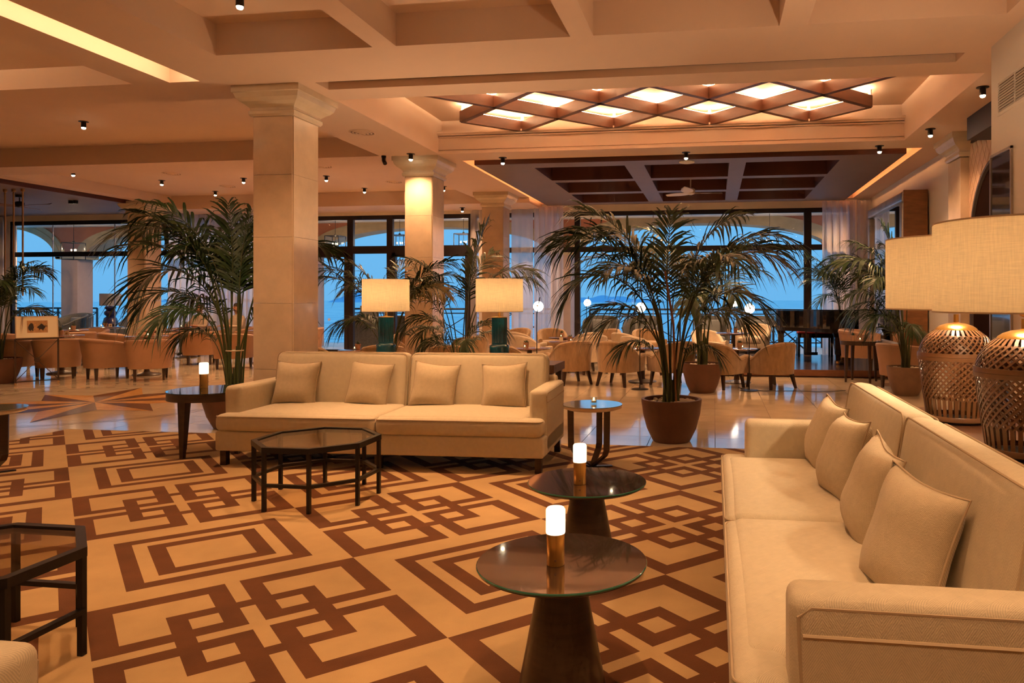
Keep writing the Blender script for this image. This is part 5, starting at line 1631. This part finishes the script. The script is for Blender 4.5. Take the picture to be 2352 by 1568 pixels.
# ================================================================ MIRROR on the right wall
mr = thing('framed_mirror', 'huge leaning mirror in a silvered frame with deep wooden sides on the right wall', 'mirror', (2.98, 13.45, 0.0))
Lm, zb_, zt_ = 1.30, 0.45, 3.05
for (y0, y1, z0, z1) in ((-Lm, Lm, zt_-0.17, zt_), (-Lm, Lm, zb_, zb_+0.17), (-Lm, -Lm+0.17, zb_+0.17, zt_-0.17), (Lm-0.17, Lm, zb_+0.17, zt_-0.17)):
    MB().rbox((0.0, (y0+y1)/2, (z0+z1)/2), (0.09, y1-y0, z1-z0), 0.035, n=2).build('frame_moulding', 'silver_frame', mr)
MB().box(0.01, 0.02, -Lm+0.15, Lm-0.15, zb_+0.15, zt_-0.15).build('mirror_glass', 'mirror', mr)
MB().box(0.03, 0.30, -Lm+0.01, Lm-0.01, zb_+0.01, zt_-0.02).build('wooden_box', 'frame_wood', mr)
MB().box(-0.02, 0.34, -Lm-0.03, -Lm+0.02, zb_, zt_+0.01).build('side_board', 'frame_wood', mr)

# ================================================================ EASEL WITH PICTURE
ez = thing('picture_easel', 'slim dark metal easel with crossed rods at far left', 'easel', (-10.50, 10.08, 0), R(56))
for sx_ in (-0.27, 0.27):
    MB().bar((sx_,0,0.02), (sx_,0.02,0.90 if sx_ > 0 else 0.72), 0.022).build('upright', 'dark_wood', ez)
    MB().sphere((sx_,0,0.025), 0.022, 10, 6).build('foot', 'bronze', ez)
MB().bar((-0.27,0,0.06),(0.27,0,0.06),0.016).build('bottom_bar', 'dark_wood', ez)
MB().bar((-0.27,0.0,0.72),(0.27,0.0,0.72),0.03).build('shelf_bar', 'dark_wood', ez)
MB().tube([(-0.27,0,0.70),(0.27,0,0.07)], 0.006, 6).build('cross_rod', 'dark_wood', ez)
MB().tube([(0.27,0,0.70),(-0.27,0,0.07)], 0.006, 6).build('cross_rod', 'dark_wood', ez)
k = MB().cyl((0,0,-0.012), 0.04, 0.024, 20); k.xf(Matrix.Translation((0,0,0.385)) @ Matrix.Rotation(R(90), 4, 'X')); k.build('boss', 'dark_wood', ez)
fp = thing('framed_picture', 'cream matted picture with two dark dancing figures standing on the easel', 'picture', (-10.50, 10.08, 0.737), R(56))
fp.rotation_euler = (R(-8), 0, R(56))
MB().box(-0.26, 0.26, -0.012, 0.012, 0, 0.33).build('mat_board', 'paper', fp)
MB().box(-0.27, 0.27, -0.016, 0.016, -0.006, 0.004).box(-0.27, 0.27, -0.016, 0.016, 0.326, 0.336).box(-0.27, -0.256, -0.016, 0.016, 0, 0.33).box(0.256, 0.27, -0.016, 0.016, 0, 0.33).build('frame', 'cream_rim', fp)
pr = MB().box(-0.125, 0.135, -0.0135, -0.012, 0.075, 0.265).build('print', 'print_tan', fp)
fg = MB()
def blob(cx, cz, pts): fg.add([(cx+x, -0.0142, cz+z) for x, z in pts], [tuple(range(len(pts)))])
blob(-0.07, 0.17, [(-.035,-.055),(.02,-.05),(.03,-.01),(.02,.045),(-.005,.06),(-.03,.03),(-.045,-.01)])
blob(0.05, 0.17, [(-.055,-.01),(-.02,-.04),(.03,-.045),(.055,-.012),(.03,.025),(.005,.05),(-.015,.025)])
blob(0.09, 0.172, [(-.02,-.006),(.04,.0),(.04,.008),(-.02,.012)]); blob(0.05, 0.115, [(-.03,0),(-.02,0),(-.01,.03),(-.025,.03)]); blob(0.07, 0.11, [(-.005,0),(.01,0),(.01,.04),(-.01,.04)]); blob(-.085, 0.105, [(-.008,0),(.006,0),(.012,.03),(-.01,.03)]); blob(-.055, 0.105, [(-.008,0),(.006,0),(.008,.03),(-.01,.03)])
fg.build('figures', 'print_dark', pr)

# ================================================================ SEATED GUESTS
def guest(label, loc, rz, hair=True, moustache=True, lean=0.0):
    # skeleton -> skin surface -> one continuous mesh; local +Y is where the guest faces, seat at z=0.42
    J = {'pelvis': ((0,-0.02,0.50), .14), 'belly': ((0,0.0,0.64), .155), 'chest': ((0,-0.01,0.82), .15), 'neck0': ((0,-0.01,0.95), .075), 'neck': ((0,0.0,1.01), .052), 'head0': ((0,0.02,1.07), .075), 'head': ((0,0.02,1.14), .088), 'top': ((0,0.01,1.21), .062),
         'ls': ((-0.17,-0.01,0.90), .062), 'le': ((-0.25,0.10,0.69), .045), 'lw': ((-0.15,0.30,0.71), .030), 'lh': ((-0.11,0.36,0.715), .034), 'rs': ((0.17,-0.01,0.90), .062), 're': ((0.25,0.10,0.69), .045), 'rw': ((0.14,0.29,0.71), .030), 'rh': ((0.10,0.35,0.715), .034),
         'lhip': ((-0.09,0.02,0.48), .095), 'lk': ((-0.12,0.42,0.47), .065), 'la': ((-0.12,0.42,0.08), .042), 'lt': ((-0.13,0.54,0.045), .036), 'rhip': ((0.09,0.02,0.48), .095), 'rk': ((0.12,0.42,0.47), .065), 'ra': ((0.12,0.42,0.08), .042), 'rt': ((0.13,0.54,0.045), .036)}
    Ed = [('pelvis','belly'),('belly','chest'),('chest','neck0'),('neck0','neck'),('neck','head0'),('head0','head'),('head','top'),('chest','ls'),('ls','le'),('le','lw'),('lw','lh'),('chest','rs'),('rs','re'),('re','rw'),('rw','rh'),('pelvis','lhip'),('lhip','lk'),('lk','la'),('la','lt'),('pelvis','rhip'),('rhip','rk'),('rk','ra'),('ra','rt')]
    names = list(J); ix = {n_: i for i, n_ in enumerate(names)}
    verts = [J[n_][0] for n_ in names]; edges = [(ix[a], ix[b]) for a, b in Ed]; rad = [J[n_][1] for n_ in names]
    for s_, hd in ((-1, 'lh'), (1, 'rh')):
        hx, hy, hz = J[hd][0]
        for f in range(4):
            a = len(verts)
            ox = s_*(-0.024+0.016*f)
            ln = (0.052, 0.06, 0.056, 0.045)[f]
            verts += [(hx+ox, hy+0.03, hz), (hx+ox*1.1, hy+0.03+ln*0.6, hz+0.004), (hx+ox*1.1, hy+0.03+ln, hz-0.012)]
            rad += [0.0095, 0.009, 0.0075]; edges += [(ix[hd], a), (a, a+1), (a+1, a+2)]
        a = len(verts); verts += [(hx-s_*0.035, hy+0.01, hz+0.005), (hx-s_*0.05, hy+0.04, hz)]; rad += [0.010, 0.008]; edges += [(ix[hd], a), (a, a+1)]
    me = bpy.data.meshes.new('person_skeleton'); me.from_pydata(verts, edges, [])
    tmp = bpy.data.objects.new('person_skeleton', me); C.objects.link(tmp)
    md = tmp.modifiers.new('skin', 'SKIN')
    for i, v in enumerate(me.skin_vertices[0].data): v.radius = (rad[i], rad[i])
    me.skin_vertices[0].data[0].use_root = True
    sd = tmp.modifiers.new('sub', 'SUBSURF'); sd.levels = 2; sd.render_levels = 2
    dg = bpy.context.evaluated_depsgraph_get()
    bm_ = bpy.data.meshes.new_from_object(tmp.evaluated_get(dg))
    bpy.data.objects.remove(tmp)
    bm_.materials.clear()
    for k in ('shirt', 'skin', 'trouser', 'dark_wood'): bm_.materials.append(M[k])
    for p in bm_.polygons:
        c_ = p.center; p.use_smooth = True
        if c_.z > 0.985: p.material_index = 1
        elif c_.y > 0.27 and c_.z > 0.62: p.material_index = 1
        elif c_.z < 0.09 and c_.y > 0.38: p.material_index = 3
        elif c_.z < 0.555: p.material_index = 2
    t_ = thing('person', label, 'person', loc, rz)
    link('body', bm_, t_)
    MB().sphere((0,0.105,1.125), 0.017, 10, 8, sc=(.8,1.1,1.5)).build('nose', 'skin', t_)
    for s_ in (-1, 1):
        MB().sphere((s_*0.033,0.093,1.15), 0.011, 10, 8).build('eye', 'print_dark', t_)
        MB().sphere((s_*0.088,0.015,1.13), 0.024, 10, 8, sc=(.4,.8,1.3)).build('ear', 'skin', t_)
    MB().sphere((0,0.095,1.077), 0.02, 10, 8, sc=(1.4,.5,.35)).build('mouth', 'red_velvet', t_)
    if moustache: MB().sphere((0,0.102,1.094), 0.026, 12, 8, sc=(1.5,.5,.45)).build('moustache', 'hair', t_)
    MB().lathe([(0.088,0.0),(0.094,0.03),(0.084,0.07),(0.05,0.095),(0,0.10)], 24, (0,-0.005,1.15)).build('hair', 'hair', t_)
    return t_
guest('seated guest in a light shirt with both hands on a table, before the lilac curtain', (-12.1, 15.85, 0), R(180-6))
guest('seated guest in a patterned shirt half hidden by the tall left palm stems', (-11.05, 15.75, 0), R(160), moustache=False)
dup(tub, (-12.1, 15.83, 0), R(174), 'tan tub chair under the guest with hands on the table', gT)
dup(tub, (-11.05, 15.72, 0), R(160), 'tan tub chair under the guest half hidden by palm stems', gT)

# ================================================================ TERRACE THINGS
def lantern(label, x, y=18.0, zc=2.70):
    t_ = thing('hanging_lantern', label, 'lantern', (x, y, zc), 0, 'square glass lanterns on the terrace')
    a, h = 0.19, 0.23
    f = MB()
    for sx_ in (-a, a):
        for sy_ in (-a, a): f.bar((sx_,sy_,-h),(sx_,sy_,h),0.016)
    for z in (-h, h):
        for s_ in (-a, a):
            f.bar((-a,s_,z),(a,s_,z),0.016); f.bar((s_,-a,z),(s_,a,z),0.016)
    f.build('frame', 'black_metal', t_)
    MB().tube([(0,0,h),(0,0,3.44-zc)], 0.006, 6).sphere((0,0,h+0.03), 0.03, 10, 6).build('hanging_rod', 'black_metal', t_)
    br = MB().bar((-a,0,h),(a,0,h),0.012).tube([(0,0,h),(0,0,-0.12)], 0.006, 6).tube([(-0.07,0,0),(-0.05,0,-0.09),(0,0,-0.12),(0.05,0,-0.09),(0.07,0,0)], 0.005, 6); br.build('candle_arm', 'black_metal', t_)
    for s_ in (-0.07, 0.07, 0.0):
        MB().sphere((s_, 0.03 if s_ == 0 else 0, 0.03), 0.018, 8, 6, sc=(1,1,1.5)).build('bulb', 'glow_lantern', t_)
    gl = MB()
    for (p, q) in (((-a,-a),(a,-a)),((a,-a),(a,a)),((a,a),(-a,a)),((-a,a),(-a,-a))):
        MB().add([(p[0],p[1],-h),(q[0],q[1],-h),(q[0],q[1],h),(p[0],p[1],h)], [(0,1,2,3)]).build('pane', 'window_glass', t_)
    point((0,0,0.08), 10, t_, 0.03, WARM2)
for (x, z, lab) in ((-17.6, 2.66, 'square glass lantern hanging outside at far left'), (-9.83, 2.75, 'square glass lantern hanging outside, just right of the nearest column'), (-8.05, 2.75, 'square glass lantern hanging outside the middle glass doors, left of a column'), (-6.33, 2.76, 'square glass lantern hanging outside between the two far columns'), (-2.75, 2.76, 'square glass lantern hanging outside behind the big palm fronds'), (1.32, 2.70, 'square glass lantern hanging outside at the right of the big sea window')):
    lantern(lab, x, 18.0, z)
def wicker(label):
    t_ = thing('wicker_armchair', label, 'chair', (0,0,0), 0, 'grey wicker armchairs on the terrace')
    hf = lambda t: 0.62 + 0.28*(max(0, math.sin(PI*(t)))**1.5)
    mb, rim = chair_shell(0.68, 0.66, hf, -0.008, 0.03, 0.05)
    mb.build('woven_shell', 'wicker', t_)
    rim2 = MB(); pts = []
    for v in rim.v[::5]: pts.append(v)
    fr = MB().tube([(x, y, z+0.05) for (x, y, z) in pts], 0.022, 6); fr.build('rim', 'wicker', t_)
    sl_ = MB().tube([(-.1,-.1,0),(0,0,.1)], .001, 3)
    for i in range(9, len(pts)-9, 2):
        x, y, z = pts[i]
        MB().tube([(x*1.02, y*1.03, 0.35), (x*1.04, y*1.05, z+0.04)], 0.008, 5).build('slat', 'wicker', t_)
    MB().rbox((0,0.03,0.38),(0.54,0.56,0.12),0.04,n=3,crown=0.02).build('seat_cushion', 'cushion_grey', t_)
    q = MB().rbox((0,0,0),(0.46,0.10,0.42),0.04,n=3); q.xf(Matrix.Translation((0,-0.20,0.62)) @ Matrix.Rotation(R(10),4,'X')); q.build('back_cushion', 'cushion_grey', t_)
    return t_
wk = wicker('grey wicker armchair outside behind the left cream armchair by the window')
wk.location = (-0.05, 17.9, 0); wk.rotation_euler = (0,0,R(190))
for (x, y, a, lab) in ((0.95, 17.9, 170, 'grey wicker armchair outside between the cream armchair and the piano'), (-2.75, 17.8, 185, 'grey wicker armchair outside at the left of the big sea window'), (-1.75, 17.9, 170, 'grey wicker armchair outside behind the big palm fronds'), (-8.75, 17.6, 10, 'grey wicker armchair outside the glass doors, left of the tied palm stems'), (-7.6, 17.6, -15, 'grey wicker armchair outside the glass doors, right of the tied palm stems'), (-17.5, 17.7, 160, 'grey wicker armchair outside left of the outdoor lamp, lower one'), (-18.2, 18.6, 185, 'grey wicker armchair outside before the outdoor pier at far left'), (-16.6, 19.2, 185, 'grey wicker armchair outside just left of the outdoor lamp'), (-13.4, 18.2, 180, 'grey wicker armchair outside right of the far left column')):
    dup(wk, (x, y, 0), R(a), lab)
# bar stool with a woven high back
t_ = thing('bar_chair', 'tall woven bar chair outside the glass doors beside the nearest column', 'chair', (-9.25, 18.6, 0), R(8))
for (lx, ly) in ((-.22,-.2),(.22,-.2),(-.22,.2),(.22,.2)): MB().bar((lx*1.1,ly*1.1,0),(lx,ly,0.75),0.03).build('leg', 'frame_metal', t_)
MB().bar((-.24,-.21,.3),(.24,-.21,.3),0.02).build('foot_rail', 'frame_metal', t_)
MB().box(-.25,.25,-.23,.23,.72,.78).build('seat', 'wicker', t_)
q = MB().box(-.25,.25,.20,.24,.78,1.15); q.build('backrest', 'wicker', t_)
# outdoor white table near the piano
t_ = thing('folding_table', 'pale folding table with crossed legs outside under the piano', 'table', (1.90, 18.1, 0))
MB().box(-.45,.45,-.35,.35,.70,.73).build('table_top', 'white_paint', t_)
for s_ in (-.3,.3):
    MB().bar((-.4,s_,0),(.4,s_,.70),0.02).build('leg', 'frame_metal', t_); MB().bar((.4,s_,0),(-.4,s_,.70),0.02).build('leg', 'frame_metal', t_)
# outdoor lamp on a bench
t_ = thing('outdoor_lamp', 'navy stacked-ball lamp with grey drum shade on the terrace at far left', 'lamp', (-16.36, 17.9, 0.55))
MB().lathe([(0,0),(0.12,0),(0.19,0.10),(0.15,0.26),(0.09,0.31),(0.15,0.37),(0.15,0.43),(0.09,0.48),(0.14,0.54),(0.12,0.58),(0.02,0.60),(0.02,0.66),(0,0.66)], 32).build('base', 'navy', t_)
MB().lathe([(0.25,0.60),(0.253,0.60),(0.253,0.93),(0.25,0.93)], 48, closed=True).build('drum_shade', 'linen_shade_grey', t_)
t_ = thing('outdoor_bench', 'low olive block bench under the outdoor lamp at far left', 'bench', (-15.9, 17.9, 0))
MB().rbox((0,0,0.275),(1.7,0.6,0.55),0.03,n=3).build('body', 'cushion_grey', t_)
for i, (x, lab) in enumerate(((-16.5, 'small recessed light in the terrace ceiling at far left'), (-13.5, 'small recessed light in the terrace ceiling behind the far left column'), (-9.0, 'small recessed light in the terrace ceiling left of the glass doors'), (-6.5, 'small recessed light in the terrace ceiling right of the glass doors'), (-2.2, 'small recessed light in the terrace ceiling left of the palm'), (0.6, 'small recessed light in the terrace ceiling right of the palm'), (3.2, 'small recessed light in the terrace ceiling behind the right curtain'))):
    t_ = thing('recessed_light', lab, 'ceiling light', (x, 17.6, 3.439), 0, 'terrace ceiling lights')
    MB().lathe([(0.055,0),(0.055,-0.008),(0.04,-0.008),(0.04,0)], 20).build('ring', 'white_paint', t_)
    MB().lathe([(0,-0.003),(0.04,-0.003)], 16).build('lens', 'glow_bulb', t_)
    spot((0,0,-0.02), 320, t_, R(160), 0.5, 0.04)
# star stickers on the glass
st = MB(); vs_ = [(0,0,0)]
for i in range(16):
    r_ = 0.055 if i % 2 == 0 else 0.018
    vs_.append((r_*math.cos(PI*i/8), 0, r_*math.sin(PI*i/8)))
st.add(vs_, [(0, 1+i, 1+(i+1)%16) for i in range(16)])
sm_ = st.mesh('star_sticker', 'white_paint')
for (x, z, lab) in ((1.18, 0.84, 'white star sticker on the window glass left of the piano'), (-9.2, 0.84, 'white star sticker on the glass door beside the nearest column')):
    o = link('star_sticker', sm_); o.location = (x, DW+0.05, z); tag(o, lab, 'sticker', 'white star stickers')
# lamp cable and plugs on the floor by the right armchairs
cb = MB().tube([(0.51,10.93,0.012),(0.42,11.1,0.006),(0.36,11.05,0.03),(0.42,10.98,0.006),(0.75,10.88,0.006),(1.1,10.95,0.006),(1.5,10.90,0.006),(1.9,11.1,0.006)], 0.004, 6)
tag(cb.build('floor_cable', 'cable'), 'thin black cable lying on the floor by the right armchair', 'cable')

for m_ in bpy.data.materials:
    if m_.name in ('glow_bulb', 'glow_flame', 'glow_lantern', 'glow_onyx'):
        m_.cycles.emission_sampling = 'NONE'
